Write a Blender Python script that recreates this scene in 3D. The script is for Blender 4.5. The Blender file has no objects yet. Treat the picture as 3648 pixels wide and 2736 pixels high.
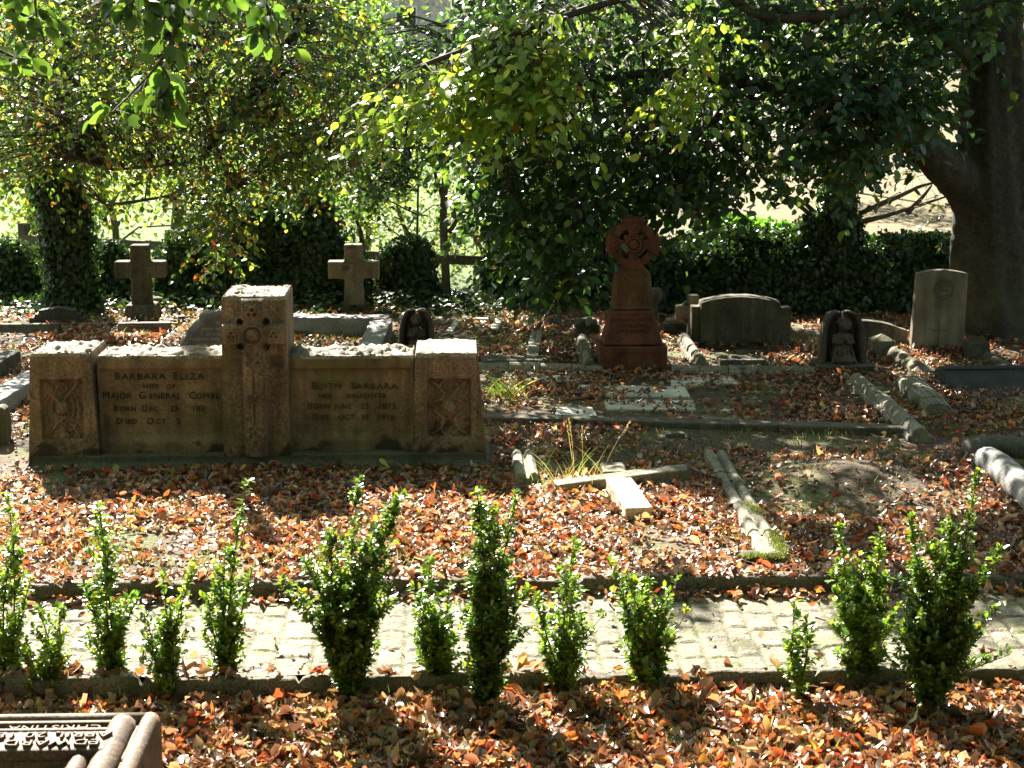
import bpy, bmesh, math, random
import numpy as np
from mathutils import Vector
R = math.radians
rng = np.random.default_rng(11)
random.seed(5)
S = bpy.context.scene
# ------------------------------------------------------------------ camera
CH, FPX, YH, CX, CY = 2.37, 6200.0, 136.0, 1824.0, 1368.0
PITCH = math.atan((CY - YH) / FPX); YAW = R(1.9)
cam_d = bpy.data.cameras.new("camera"); cam = bpy.data.objects.new("camera", cam_d)
S.collection.objects.link(cam); S.camera = cam
cam.location = (0, 0, CH); cam.rotation_euler = (math.pi/2 - PITCH, 0, -YAW)
cam_d.sensor_width = 36; cam_d.lens = FPX/3648*36; cam_d.clip_start = .05; cam_d.clip_end = 900
cam_d.dof.use_dof = True; cam_d.dof.focus_distance = 9.4; cam_d.dof.aperture_fstop = 9.0
cF = np.array([math.sin(YAW)*math.cos(PITCH), math.cos(YAW)*math.cos(PITCH), -math.sin(PITCH)])
cU = np.array([math.sin(YAW)*math.sin(PITCH), math.cos(YAW)*math.sin(PITCH), math.cos(PITCH)])
cR = np.array([math.cos(YAW), -math.sin(YAW), 0])
cO = np.array([0, 0, CH])
# ------------------------------------------------------------------ light
EL, AZ = R(37), R(19)          # sun ahead of the camera, to the left
SUN = np.array([-math.sin(AZ)*math.cos(EL), math.cos(AZ)*math.cos(EL), math.sin(EL)])
w = bpy.data.worlds.new("World"); S.world = w; w.use_nodes = True
nt = w.node_tree; sky = nt.nodes.new("ShaderNodeTexSky"); sky.sky_type = 'NISHITA'; sky.sun_disc = False
sky.sun_elevation = EL; sky.sun_rotation = -AZ
hs = nt.nodes.new("ShaderNodeHueSaturation"); hs.inputs["Saturation"].default_value = .55; nt.links.new(sky.outputs[0], hs.inputs["Color"])
nt.links.new(hs.outputs[0], nt.nodes["Background"].inputs[0]); nt.nodes["Background"].inputs[1].default_value = .05
sl = bpy.data.lights.new("sun", 'SUN'); sl.energy = 5.0; sl.angle = R(.5); sl.color = (1, .93, .80)
so = bpy.data.objects.new("sun", sl); S.collection.objects.link(so)
so.rotation_euler = Vector(SUN).to_track_quat('Z', 'Y').to_euler(); so.location = (-6, 20, 14)
S.view_settings.view_transform = 'Standard'; S.view_settings.look = 'None'
S.view_settings.exposure = 2.4; S.view_settings.gamma = 1; S.view_settings.use_curve_mapping = False
S.render.engine = 'CYCLES'
S.cycles.max_bounces = 6; S.cycles.diffuse_bounces = 2; S.cycles.glossy_bounces = 2
S.cycles.transmission_bounces = 3; S.cycles.caustics_reflective = False; S.cycles.caustics_refractive = False
S.cycles.use_denoising = True; S.cycles.sample_clamp_indirect = 4
# ------------------------------------------------------------------ picture <-> place
def ray(px, py):
    return cF*FPX + cR*(px-CX) - cU*(py-CY)
def G(px, py, z=0.0):
    d = ray(px, py); t = (z-CH)/d[2]; return cO + d*t
def P(px, py, Y):
    d = ray(px, py); return cO + d*(Y/d[1])
def proj(p):
    q = np.asarray(p, float) - cO
    k = q@cF
    return CX + FPX*(q@cR)/k, CY - FPX*(q@cU)/k
# ------------------------------------------------------------------ noise
def _h(ix, iy, iz):
    n = (ix*374761393 + iy*668265263 + iz*2147483647 + 12345) & 0xffffffff
    n = ((n ^ (n >> 13))*1274126177) & 0xffffffff
    n = n ^ (n >> 16)
    return (n & 0xffff)/65535.0
def vn(p):
    p = np.asarray(p, float); f = np.floor(p); i = f.astype(np.int64); u = p-f; u = u*u*(3-2*u)
    r = 0
    for a in (0, 1):
        for b in (0, 1):
            for c in (0, 1):
                wt = (u[..., 0] if a else 1-u[..., 0])*(u[..., 1] if b else 1-u[..., 1])*(u[..., 2] if c else 1-u[..., 2])
                r = r + wt*_h(i[..., 0]+a, i[..., 1]+b, i[..., 2]+c)
    return r
def fbm(p, o=4):
    p = np.asarray(p, float); r = 0; a = .5; t = 0
    for k in range(o):
        r = r + a*vn(p*2**k + 17.3*k); t += a; a *= .5
    return r/t*2-1
def fb2(x, y, s, o=4, z=0.):
    x = np.asarray(x, float); y = np.asarray(y, float)
    return fbm(np.stack([x*s, y*s, np.full(np.shape(x), z)], -1), o)
# ------------------------------------------------------------------ objects
def link(o, parent=None):
    S.collection.objects.link(o)
    if parent is not None: o.parent = parent
    return o
def rootloc(o):
    l = Vector((0, 0, 0))
    while o is not None: l += o.location; o = o.parent
    return np.array(l)
def tag(o, label=None, cat=None, group=None, kind=None):
    if label: o['label'] = label
    if cat: o['category'] = cat
    if group: o['group'] = group
    if kind: o['kind'] = kind
    return o
def thing(name, loc, label, cat, group=None):
    o = bpy.data.objects.new(name, None); o.empty_display_size = .1; link(o); o.location = tuple(float(v) for v in loc)
    return tag(o, label, cat, group, 'thing')
def mk(name, V, F, m, parent=None, smooth=False, col=None, origin=None):
    """world-space vertices -> one mesh object (F: int array of tris/quads, or a list of mixed faces)"""
    V = np.asarray(V, float)
    base = rootloc(parent) if parent is not None else (np.asarray(origin, float) if origin is not None else np.zeros(3))
    V = V - base
    me = bpy.data.meshes.new(name)
    if isinstance(F, np.ndarray):
        n, k = F.shape
        me.vertices.add(len(V)); me.vertices.foreach_set('co', V.astype(np.float32).ravel())
        me.loops.add(n*k); me.loops.foreach_set('vertex_index', F.astype(np.int32).ravel())
        me.polygons.add(n); me.polygons.foreach_set('loop_start', np.arange(0, n*k, k, dtype=np.int32))
        me.update(calc_edges=True)
    else:
        me.from_pydata([tuple(v) for v in V], [], [tuple(f) for f in F])
    if smooth: me.polygons.foreach_set('use_smooth', np.ones(len(me.polygons), bool))
    if col is not None:
        a = me.color_attributes.new('col', 'FLOAT_COLOR', 'POINT')
        c = np.ones((len(V), 4), np.float32); c[:, :3] = col
        a.data.foreach_set('color', c.ravel())
    me.materials.append(m); me.validate()
    o = bpy.data.objects.new(name, me); link(o, parent)
    if origin is not None and parent is None: o.location = tuple(base)
    return o
def bevel(o, wd=.006, seg=2, wear=.006):
    m = o.modifiers.new('bevel', 'BEVEL'); m.width = wd; m.segments = seg; m.limit_method = 'ANGLE'; m.angle_limit = R(35)
    if wear:
        q = o.modifiers.new('grain', 'SUBSURF'); q.subdivision_type = 'SIMPLE'; q.levels = q.render_levels = 3
        t_ = bpy.data.textures.get('stone_wear') or bpy.data.textures.new('stone_wear', 'CLOUDS'); t_.noise_scale = .07; t_.noise_depth = 3
        d = o.modifiers.new('wear', 'DISPLACE'); d.texture = t_; d.strength = wear; d.mid_level = .5; d.texture_coords = 'GLOBAL'
    return o
class MB:
    def __init__(s): s.V = []; s.F = []; s.n = 0
    def add(s, V, F):
        s.V.append(np.asarray(V, float)); s.F += [tuple(int(i)+s.n for i in f) for f in F]; s.n += len(V); return s
    def build(s, name, m, parent=None, smooth=False, origin=None):
        return mk(name, np.concatenate(s.V), s.F, m, parent, smooth, origin=origin)
def box(c, sz, rz=0., taper=1., tilt=None):
    x, y, z = sz; V = []
    for k in (0, 1):
        t = taper if k else 1
        for a, b in ((-1, -1), (1, -1), (1, 1), (-1, 1)): V.append([a*x/2*t, b*y/2*t, k*z])
    V = np.array(V)
    if tilt is not None: V = V@rotm(tilt).T
    V = V@rotm((0, 0, rz)).T + np.asarray(c, float)
    return V, [(3, 2, 1, 0), (4, 5, 6, 7), (0, 1, 5, 4), (1, 2, 6, 5), (2, 3, 7, 6), (3, 0, 4, 7)]
def rotm(e):
    from mathutils import Euler
    return np.array(Euler(e).to_matrix())
def prism(poly, y0, y1):
    """polygon in (x,z), extruded from y0 (front) to y1"""
    n = len(poly); V = [[x, y0, z] for x, z in poly] + [[x, y1, z] for x, z in poly]
    return np.array(V, float), [tuple(range(n)), tuple(range(2*n-1, n-1, -1))] + [(i, i+n, (i+1) % n+n, (i+1) % n) for i in range(n)]
def grid_box(sz, n, warp):
    """closed box of six grids, x,z centred in x,y; z from 0; warp(points)->points"""
    sx, sy, sz_ = sz; nx, ny, nz = n; V = []; F = []; idx = {}
    def vid(i, j, k):
        q = (i, j, k)
        if q not in idx: idx[q] = len(V); V.append((i/nx, j/ny, k/nz))
        return idx[q]
    for i in range(nx):
        for k in range(nz):
            F.append((vid(i, 0, k), vid(i+1, 0, k), vid(i+1, 0, k+1), vid(i, 0, k+1)))
            F.append((vid(i, ny, k), vid(i, ny, k+1), vid(i+1, ny, k+1), vid(i+1, ny, k)))
    for j in range(ny):
        for k in range(nz):
            F.append((vid(0, j, k), vid(0, j, k+1), vid(0, j+1, k+1), vid(0, j+1, k)))
            F.append((vid(nx, j, k), vid(nx, j+1, k), vid(nx, j+1, k+1), vid(nx, j, k+1)))
    for i in range(nx):
        for j in range(ny):
            F.append((vid(i, j, 0), vid(i, j+1, 0), vid(i+1, j+1, 0), vid(i+1, j, 0)))
            F.append((vid(i, j, nz), vid(i+1, j, nz), vid(i+1, j+1, nz), vid(i, j+1, nz)))
    U = np.array(V); X = (U-[.5, .5, 0])*[sx, sy, sz_]
    return warp(X, U), np.array(F)
def tube(pts, rad, n=6, cap=True, flute=None):
    pts = np.asarray(pts, float); m = len(pts); rad = np.broadcast_to(np.asarray(rad, float), (m,))
    T = np.gradient(pts, axis=0); T /= np.linalg.norm(T, axis=1)[:, None]+1e-9
    up = np.array([0, 0, 1.]) if abs(T[0, 2]) < .9 else np.array([1., 0, 0])
    V = []; a = np.linspace(0, 2*math.pi, n, endpoint=False)
    for i in range(m):
        u = np.cross(T[i], up); u /= np.linalg.norm(u)+1e-9; v = np.cross(T[i], u); up = np.cross(u, T[i]) if i else up
        rr = rad[i]*(1 if flute is None else flute(a, i/(m-1)))
        V.append(pts[i] + np.outer(np.cos(a)*rr, u) + np.outer(np.sin(a)*rr, v))
    F = [(i*n+j, i*n+(j+1) % n, (i+1)*n+(j+1) % n, (i+1)*n+j) for i in range(m-1) for j in range(n)]
    if cap: F += [tuple(range(n-1, -1, -1)), tuple(range((m-1)*n, m*n))]
    return np.concatenate(V), F
def smooth_path(pts, k=5):
    pts = np.asarray(pts, float); out = []
    q = np.vstack([2*pts[0]-pts[1], pts, 2*pts[-1]-pts[-2]])
    for i in range(1, len(q)-2):
        for t in np.linspace(0, 1, k, endpoint=False):
            a, b, c, d = q[i-1], q[i], q[i+1], q[i+2]
            out.append(.5*((2*b)+(c-a)*t+(2*a-5*b+4*c-d)*t*t+(3*b-a-3*c+d)*t**3))
    out.append(pts[-1]); return np.array(out)
def unit(v): return v/(np.linalg.norm(v, axis=-1, keepdims=True)+1e-9)
T7 = np.array([[0, 0, 0], [.52, 0, 0], [1, 0, 0], [.22, .42, 1], [.66, .44, 1], [.22, -.42, 1], [.66, -.44, 1]])
F7 = np.array([[0, 1, 3], [3, 1, 4], [4, 1, 2], [0, 5, 1], [5, 6, 1], [6, 2, 1]])
TX = np.array([[0, 0, 0], [.5, 0, 0], [1, 0, 0], [.12, .30, .8], [.35, .47, 1], [.62, .44, 1], [.85, .26, .7], [.12, -.30, .8], [.35, -.47, 1], [.62, -.44, 1], [.85, -.26, .7]])
FX = np.array([[0, 1, 3], [3, 1, 4], [4, 1, 5], [5, 1, 6], [6, 1, 2], [0, 7, 1], [7, 8, 1], [8, 9, 1], [9, 10, 1], [10, 2, 1]])
T4 = np.array([[0, 0, 0], [.5, .5, 1], [1, 0, 0], [.5, -.5, 1]]); F4 = np.array([[0, 2, 1], [0, 3, 2]])
T5 = np.array([[0, 0, 0], [.15, .5, 1], [.5, .38, .8], [1, 0, 0], [.5, -.38, .8], [.15, -.5, 1]])
F5 = np.array([[0, 3, 2], [0, 2, 1], [0, 4, 3], [0, 5, 4]])
def leaf_mesh(p, ax, nr, L, W, T, F, fold=.15, curl=0., col=None):
    """N leaves at p, pointing along ax with face normal nr"""
    N = len(p); ax = unit(ax); b = unit(np.cross(nr, ax)); nn = np.cross(ax, b)
    L = np.broadcast_to(L, (N,)); W = np.broadcast_to(W, (N,)); fold = np.broadcast_to(fold, (N,)); curl = np.broadcast_to(curl, (N,))
    X = T[None, :, 0]*L[:, None]; Y = T[None, :, 1]*W[:, None]
    Z = T[None, :, 2]*(fold*W)[:, None] + (T[None, :, 0]**2)*(curl*L)[:, None]
    V = p[:, None] + X[..., None]*ax[:, None] + Y[..., None]*b[:, None] + Z[..., None]*nn[:, None]
    k = len(T); FF = (F[None]+(np.arange(N)*k)[:, None, None]).reshape(-1, 3)
    C = np.repeat(col, k, axis=0) if col is not None else None
    return V.reshape(-1, 3), FF, C
class LB:
    def __init__(s): s.V = []; s.F = []; s.C = []; s.n = 0
    def add(s, V, F, C): s.V.append(V); s.F.append(F+s.n); s.C.append(C); s.n += len(V)
    def build(s, name, m, parent=None):
        return mk(name, np.concatenate(s.V), np.concatenate(s.F), m, parent, col=np.concatenate(s.C))
def pick(pal, wts, n, jit=.18):
    pal = np.array(pal, float); wts = np.array(wts, float)
    c = pal[rng.choice(len(pal), n, p=wts/wts.sum())]
    return np.clip(c*np.exp(rng.normal(0, jit, (n, 1)))*np.exp(rng.normal(0, jit*.4, (n, 3))), .002, .9)
def rdir(n): return unit(rng.normal(size=(n, 3)))
# ------------------------------------------------------------------ materials
def newmat(name):
    m = bpy.data.materials.new(name); m.use_nodes = True; t = m.node_tree
    return m, t, t.nodes, t.links, t.nodes['Principled BSDF']
def leafmat(name, rough=.4, trans=.4, tint=(1.25, 1.35, .45), spec=.5):
    m, t, N, Lk, b = newmat(name)
    a = N.new('ShaderNodeAttribute'); a.attribute_name = 'col'
    Lk.new(a.outputs['Color'], b.inputs['Base Color']); b.inputs['Roughness'].default_value = rough
    b.inputs['Specular IOR Level'].default_value = spec
    mul = N.new('ShaderNodeMix'); mul.data_type = 'RGBA'; mul.blend_type = 'MULTIPLY'; mul.inputs[0].default_value = 1
    Lk.new(a.outputs['Color'], mul.inputs[6]); mul.inputs[7].default_value = (*tint, 1)
    gm = N.new('ShaderNodeGamma'); gm.inputs[1].default_value = .75; Lk.new(mul.outputs[2], gm.inputs[0])
    tr = N.new('ShaderNodeBsdfTranslucent'); Lk.new(gm.outputs[0], tr.inputs[0])
    mx = N.new('ShaderNodeMixShader'); mx.inputs[0].default_value = trans
    Lk.new(b.outputs[0], mx.inputs[1]); Lk.new(tr.outputs[0], mx.inputs[2])
    Lk.new(mx.outputs[0], N['Material Output'].inputs[0]); return m
def stone(name, c1, c2, scale=40., bump=.3, rough=.85, patch=None, patch_amt=.5, patch_scale=3., dark=None, dark_amt=.45, speck=.5, bscale=None, streak=.0, low=None):
    m, t, N, Lk, b = newmat(name)
    tc = N.new('ShaderNodeNewGeometry'); co = tc.outputs['Position']
    n1 = N.new('ShaderNodeTexNoise'); n1.inputs['Scale'].default_value = scale*3; n1.inputs['Detail'].default_value = 4; Lk.new(co, n1.inputs['Vector'])
    r1 = N.new('ShaderNodeValToRGB'); r1.color_ramp.elements[0].position = .5-.2*speck-.03; r1.color_ramp.elements[1].position = .5+.2*speck+.03
    r1.color_ramp.elements[0].color = (*c1, 1); r1.color_ramp.elements[1].color = (*c2, 1); Lk.new(n1.outputs[0], r1.inputs[0])
    out = r1.outputs[0]
    n0 = N.new('ShaderNodeTexNoise'); n0.inputs['Scale'].default_value = 5; n0.inputs['Detail'].default_value = 5; Lk.new(co, n0.inputs['Vector'])
    r0 = N.new('ShaderNodeMapRange'); r0.inputs[1].default_value = .3; r0.inputs[2].default_value = .7; r0.inputs[3].default_value = .6; r0.inputs[4].default_value = 1.25
    Lk.new(n0.outputs[0], r0.inputs[0])
    vm = N.new('ShaderNodeVectorMath'); vm.operation = 'SCALE'; Lk.new(out, vm.inputs[0]); Lk.new(r0.outputs[0], vm.inputs['Scale']); out = vm.outputs[0]
    for col, amt, sc, off in ((patch, patch_amt, patch_scale, 0), (dark, dark_amt, patch_scale*2.3, 9)):
        if col is None: continue
        mp = N.new('ShaderNodeMapping'); mp.inputs['Location'].default_value = (off, off, off); Lk.new(co, mp.inputs[0])
        n2 = N.new('ShaderNodeTexNoise'); n2.inputs['Scale'].default_value = sc; n2.inputs['Detail'].default_value = 6; n2.inputs['Roughness'].default_value = .65; Lk.new(mp.outputs[0], n2.inputs['Vector'])
        r2 = N.new('ShaderNodeMapRange'); r2.inputs[1].default_value = .62-.25*amt; r2.inputs[2].default_value = .72-.2*amt; r2.inputs[4].default_value = .85; Lk.new(n2.outputs[0], r2.inputs[0])
        mx = N.new('ShaderNodeMix'); mx.data_type = 'RGBA'; Lk.new(r2.outputs[0], mx.inputs[0]); Lk.new(out, mx.inputs[6]); mx.inputs[7].default_value = (*col, 1); out = mx.outputs[2]
    if streak:
        mp = N.new('ShaderNodeMapping'); mp.inputs['Scale'].default_value = (14, 14, 1.3); Lk.new(co, mp.inputs[0])
        n4 = N.new('ShaderNodeTexNoise'); n4.inputs['Scale'].default_value = 1; n4.inputs['Detail'].default_value = 4; Lk.new(mp.outputs[0], n4.inputs['Vector'])
        r4 = N.new('ShaderNodeMapRange'); r4.inputs[1].default_value = .35; r4.inputs[2].default_value = .6; r4.inputs[3].default_value = 1-streak; r4.inputs[4].default_value = 1.08; Lk.new(n4.outputs[0], r4.inputs[0])
        v4 = N.new('ShaderNodeVectorMath'); v4.operation = 'SCALE'; Lk.new(out, v4.inputs[0]); Lk.new(r4.outputs[0], v4.inputs['Scale']); out = v4.outputs[0]
    if low:   # black lichen growing up from the foot, in patches
        sp_ = N.new('ShaderNodeSeparateXYZ'); Lk.new(co, sp_.inputs[0]); n5 = N.new('ShaderNodeTexNoise'); n5.inputs['Scale'].default_value = 5.5; n5.inputs['Detail'].default_value = 7; Lk.new(co, n5.inputs['Vector'])
        m5 = N.new('ShaderNodeMath'); m5.operation = 'MULTIPLY_ADD'; Lk.new(sp_.outputs[2], m5.inputs[0]); m5.inputs[1].default_value = -1.6; Lk.new(n5.outputs[0], m5.inputs[2])
        r5 = N.new('ShaderNodeMapRange'); r5.inputs[1].default_value = low; r5.inputs[2].default_value = low+.06; r5.inputs[4].default_value = .85; Lk.new(m5.outputs[0], r5.inputs[0])
        x5 = N.new('ShaderNodeMix'); x5.data_type = 'RGBA'; Lk.new(r5.outputs[0], x5.inputs[0]); Lk.new(out, x5.inputs[6]); x5.inputs[7].default_value = (.018, .015, .012, 1); out = x5.outputs[2]
    Lk.new(out, b.inputs['Base Color']); b.inputs['Roughness'].default_value = rough
    n3 = N.new('ShaderNodeTexNoise'); n3.inputs['Scale'].default_value = bscale or scale; n3.inputs['Detail'].default_value = 6; n3.inputs['Roughness'].default_value = .6; Lk.new(co, n3.inputs['Vector'])
    bp = N.new('ShaderNodeBump'); bp.inputs['Strength'].default_value = bump; bp.inputs['Distance'].default_value = .01; Lk.new(n3.outputs[0], bp.inputs['Height']); Lk.new(bp.outputs[0], b.inputs['Normal'])
    return m
GRAN = stone('pink_granite', (.085, .055, .038), (.37, .26, .185), 26, 1.4, .8, patch=(.13, .115, .045), patch_amt=.42, patch_scale=2.6, dark=(.028, .022, .018), dark_amt=.16, speck=1., streak=.45, low=.31)
GRANS = stone('dressed_granite', (.16, .108, .068), (.30, .215, .145), 30, .6, .85, patch=(.125, .11, .045), patch_amt=.5, patch_scale=2.2, speck=1., streak=.35, low=.31)
GRANT = stone('hewn_granite', (.13, .105, .085), (.44, .39, .32), 30, 1.0, .9, speck=1., bscale=22)
GRANP = stone('mossy_granite', (.06, .06, .048), (.19, .17, .13), 40, .7, .9, patch=(.035, .045, .018), patch_amt=.4, speck=.8)
GREYG = stone('grey_granite', (.16, .155, .15), (.42, .41, .39), 50, .7, .8, patch=(.10, .11, .06), patch_amt=.1, speck=.8)
PINKG = stone('rough_pink_granite', (.14, .09, .075), (.30, .22, .18), 40, .6, .8, speck=.6)
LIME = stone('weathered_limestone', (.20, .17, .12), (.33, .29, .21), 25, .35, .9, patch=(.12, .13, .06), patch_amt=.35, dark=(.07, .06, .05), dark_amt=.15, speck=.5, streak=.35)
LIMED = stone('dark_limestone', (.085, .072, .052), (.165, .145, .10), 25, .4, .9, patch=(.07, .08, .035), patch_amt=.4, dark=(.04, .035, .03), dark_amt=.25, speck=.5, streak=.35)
KERB = stone('moulded_kerb_stone', (.19, .175, .13), (.35, .32, .24), 28, .4, .9, patch=(.10, .12, .05), patch_amt=.3, dark=(.05, .05, .04), dark_amt=.3, speck=.5)
PALE = stone('pale_slab', (.60, .56, .46), (.78, .73, .62), 30, .3, .8, dark=(.18, .17, .14), dark_amt=.12, speck=.4)
CREAM_LIT = stone('sunlit_cream_stone', (.50, .40, .27), (.66, .56, .42), 30, .25, .8, dark=(.25, .17, .09), dark_amt=.1, speck=.4)  # fallen cross shaft: sunlight put into a paler colour than its arms
WAR = stone('portland_stone', (.20, .17, .125), (.27, .24, .18), 60, .15, .85, dark=(.17, .15, .10), dark_amt=.12, speck=.3, streak=.35)
TERRA = stone('red_sandstone', (.11, .034, .018), (.20, .066, .034), 30, .4, .85, dark=(.07, .03, .022), dark_amt=.28, speck=.5, streak=.35)
TERRB = stone('buff_terracotta', (.115, .058, .024), (.19, .10, .044), 30, .4, .85, patch=(.20, .07, .035), patch_amt=.35, dark=(.08, .04, .025), dark_amt=.2, speck=.5, streak=.35)
SLATE = stone('dark_slate', (.035, .036, .034), (.08, .08, .072), 30, .4, .9, patch=(.05, .065, .035), patch_amt=.3, speck=.5)
WORN = stone('worn_memorial_stone', (.085, .05, .032), (.185, .125, .085), 35, .4, .75, dark=(.06, .045, .038), dark_amt=.3, speck=.5)
DARKST = stone('stained_statue_stone', (.055, .038, .034), (.14, .10, .085), 30, .4, .85, patch=(.16, .15, .12), patch_amt=.12, speck=.5)
SETT = stone('granite_setts', (.12, .105, .075), (.29, .255, .185), 40, 1.2, .85, patch=(.13, .15, .045), patch_amt=.34, patch_scale=6, speck=.6)
EDGE = stone('kerb_granite', (.07, .06, .042), (.20, .175, .125), 40, .9, .9, patch=(.055, .06, .025), patch_amt=.45, speck=.6)
BARK = stone('beech_bark', (.026, .024, .016), (.058, .053, .036), 14, .5, .8, patch=(.06, .075, .04), patch_amt=.4, patch_scale=2, speck=.5)
TWIG = stone('twig_bark', (.05, .04, .028), (.11, .085, .06), 30, .4, .8)
SMALLBARK = stone('young_bark', (.09, .075, .05), (.17, .15, .10), 20, .4, .8)
WOOD = stone('old_fence_wood', (.075, .06, .04), (.15, .125, .085), 20, .4, .85)
MOSS = stone('moss', (.12, .17, .02), (.34, .40, .06), 60, 1.0, .95, bscale=90)
LEAD = stone('lead_lettering', (.008, .006, .005), (.018, .014, .011), 60, .1, .7)
FADED = stone('faded_lettering', (.03, .028, .012), (.06, .052, .026), 60, .1, .8)
WHITEL = stone('white_lettering', (.42, .40, .38), (.6, .58, .55), 60, .1, .8)
SANDGR = stone('ground_soil', (.055, .038, .022), (.13, .10, .055), 12, .8, .95, patch=(.10, .105, .035), patch_amt=.42, patch_scale=1.7, speck=.8)
BOXL = leafmat('box_leaf', .34, .36, (1.7, 1.8, .35), 1.)
BEECHL = leafmat('beech_leaf', .40, .36, (1.7, 1.9, .38), 1.)
COPPERL = leafmat('autumn_leaf', .38, .5, (1.7, 1.7, .45), .9)
IVYL = leafmat('ivy_leaf', .40, .20, (1.2, 1.5, .35), .45)
LITTER = leafmat('dead_leaf', .40, .28, (1.5, .95, .55), 1.)
GRASSL = leafmat('grass_blade', .5, .4, (1.2, 1.25, .5), .35)
# ------------------------------------------------------------------ terrain
YN = G(1800, 2405)[1]; YF = G(1800, 2118)[1]; YB = 15.75
MND = G(3010, 1745)
def ss(a, b, x): t = np.clip((x-a)/(b-a), 0, 1); return t*t*(3-2*t)
def gz(x, y):
    x = np.asarray(x, float); y = np.asarray(y, float)
    z = np.where(y > (YN+YF)/2, .035, -.062)
    z = z + .018*fb2(x, y, 1.3, 3) + .008*fb2(x, y, 6., 2)
    on = (y > YN-.03) & (y < YF+.06); z = np.where(on, -.06, z)
    d = np.hypot((x-MND[0])/.55, (y-MND[1])/.5); z = z + .10*np.exp(-d**2*1.6)
    z = z - .65*ss(YB, YB+1.6, y+.15*fb2(x, y*0, 1., 2))
    z = z + 7.*ss(55, 150, y)+ .25*ss(20, 60, y)*fb2(x, y, .08, 2)
    return z
def sheet(xs, ys):
    X, Y = np.meshgrid(xs, ys); V = np.stack([X.ravel(), Y.ravel(), gz(X, Y).ravel()], -1)
    n = len(xs); i, j = np.meshgrid(np.arange(len(xs)-1), np.arange(len(ys)-1)); a = (j*n+i).ravel()
    return V, np.stack([a, a+1, a+n+1, a+n], -1)
xs = np.unique(np.concatenate([np.linspace(-260, -9, 24), np.arange(-9, 9, .075), np.linspace(9, 260, 24)]))
ys = np.unique(np.concatenate([np.linspace(-60, 3, 10), np.arange(3, 18.6, .06), np.geomspace(18.6, 420, 60)]))
gmat, t, N, Lk, b = newmat('churchyard_and_meadow')
geo = N.new('ShaderNodeNewGeometry'); sep = N.new('ShaderNodeSeparateXYZ'); Lk.new(geo.outputs['Position'], sep.inputs[0])
def nz(scale, det=5, off=0.):
    mp = N.new('ShaderNodeMapping'); mp.inputs['Location'].default_value = (off, off, off); Lk.new(geo.outputs['Position'], mp.inputs[0])
    q = N.new('ShaderNodeTexNoise'); q.inputs['Scale'].default_value = scale; q.inputs['Detail'].default_value = det; Lk.new(mp.outputs[0], q.inputs['Vector']); return q.outputs[0]
def ramp(v, c1, c2, a=.35, bb=.65):
    q = N.new('ShaderNodeValToRGB'); q.color_ramp.elements[0].position = a; q.color_ramp.elements[1].position = bb
    q.color_ramp.elements[0].color = (*c1, 1); q.color_ramp.elements[1].color = (*c2, 1); Lk.new(v, q.inputs[0]); return q.outputs[0]
def mixc(f, a, bq):
    q = N.new('ShaderNodeMix'); q.data_type = 'RGBA'; Lk.new(f, q.inputs[0]); Lk.new(a, q.inputs[6]); Lk.new(bq, q.inputs[7]); return q.outputs[2]
def mr(v, a, bq, c=0., d=1.):
    q = N.new('ShaderNodeMapRange'); q.inputs[1].default_value = a; q.inputs[2].default_value = bq; q.inputs[3].default_value = c; q.inputs[4].default_value = d; Lk.new(v, q.inputs[0]); return q.outputs[0]
soil = ramp(nz(25), (.045, .03, .018), (.12, .085, .05)); dry = ramp(nz(60), (.16, .13, .07), (.34, .28, .16))
mossy = ramp(nz(45, 5, 3), (.05, .06, .02), (.13, .14, .045))
near = mixc(mr(nz(1.6, 5, 5), .5, .6), soil, mossy); near = mixc(mr(nz(2.3, 5, 8), .55, .68), near, dry)
mead = mixc(mr(sep.outputs[0], 5., -1., -.25, 1.25), ramp(nz(3), (.10, .08, .033), (.17, .135, .06)), ramp(nz(2, 5, 4), (.045, .085, .010), (.10, .145, .02)))
fin = mixc(mr(sep.outputs[1], 15.9, 17.2), near, mead)
Lk.new(fin, b.inputs['Base Color']); b.inputs['Roughness'].default_value = .95
bp = N.new('ShaderNodeBump'); bp.inputs['Strength'].default_value = .8; bp.inputs['Distance'].default_value = .02; Lk.new(nz(40, 6), bp.inputs['Height']); Lk.new(bp.outputs[0], b.inputs['Normal'])
V, F = sheet(xs, ys); tag(mk('ground', V, F, gmat, smooth=True), kind='structure')
# path of granite setts: one relief sheet
px_ = np.arange(-4.6, 4.8, .0115); py_ = np.arange(YN+.02, YF-.0, .0115)
Xp, Yp = np.meshgrid(px_, py_)
edges = [-4.7]
while edges[-1] < 4.9: edges.append(edges[-1]+random.uniform(.095, .145))
edges = np.array(edges)
Xw = Xp + .012*fb2(Xp, Yp, 4., 2) + .03*fb2(Xp*0+1, Yp, .9, 2)
ci = np.clip(np.searchsorted(edges, Xw)-1, 0, len(edges)-2)
dx = np.minimum(Xw-edges[ci], edges[ci+1]-Xw)
ln = .16+.07*_h(ci, ci*0+3, ci*0); off = _h(ci, ci*0+7, ci*0)*.2
Yw = Yp + .01*fb2(Xp, Yp, 5., 2, 4.)
cj = np.floor((Yw+off)/ln).astype(int); fy = (Yw+off)/ln-cj; dy = np.minimum(fy, 1-fy)*ln
dd = np.minimum(dx, dy)
hgt = .013*ss(0, .014, dd) - .013 + .005*(_h(ci, cj, ci*0+1)-.5) + .006*fb2(Xp, Yp, 18., 3) + (_h(ci, cj, ci*0+5)-.5)*(fy-.5)*.010
V = np.stack([Xp.ravel(), Yp.ravel(), hgt.ravel()], -1); n = len(px_)
i, j = np.meshgrid(np.arange(n-1), np.arange(len(py_)-1)); a = (j*n+i).ravel()
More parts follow.
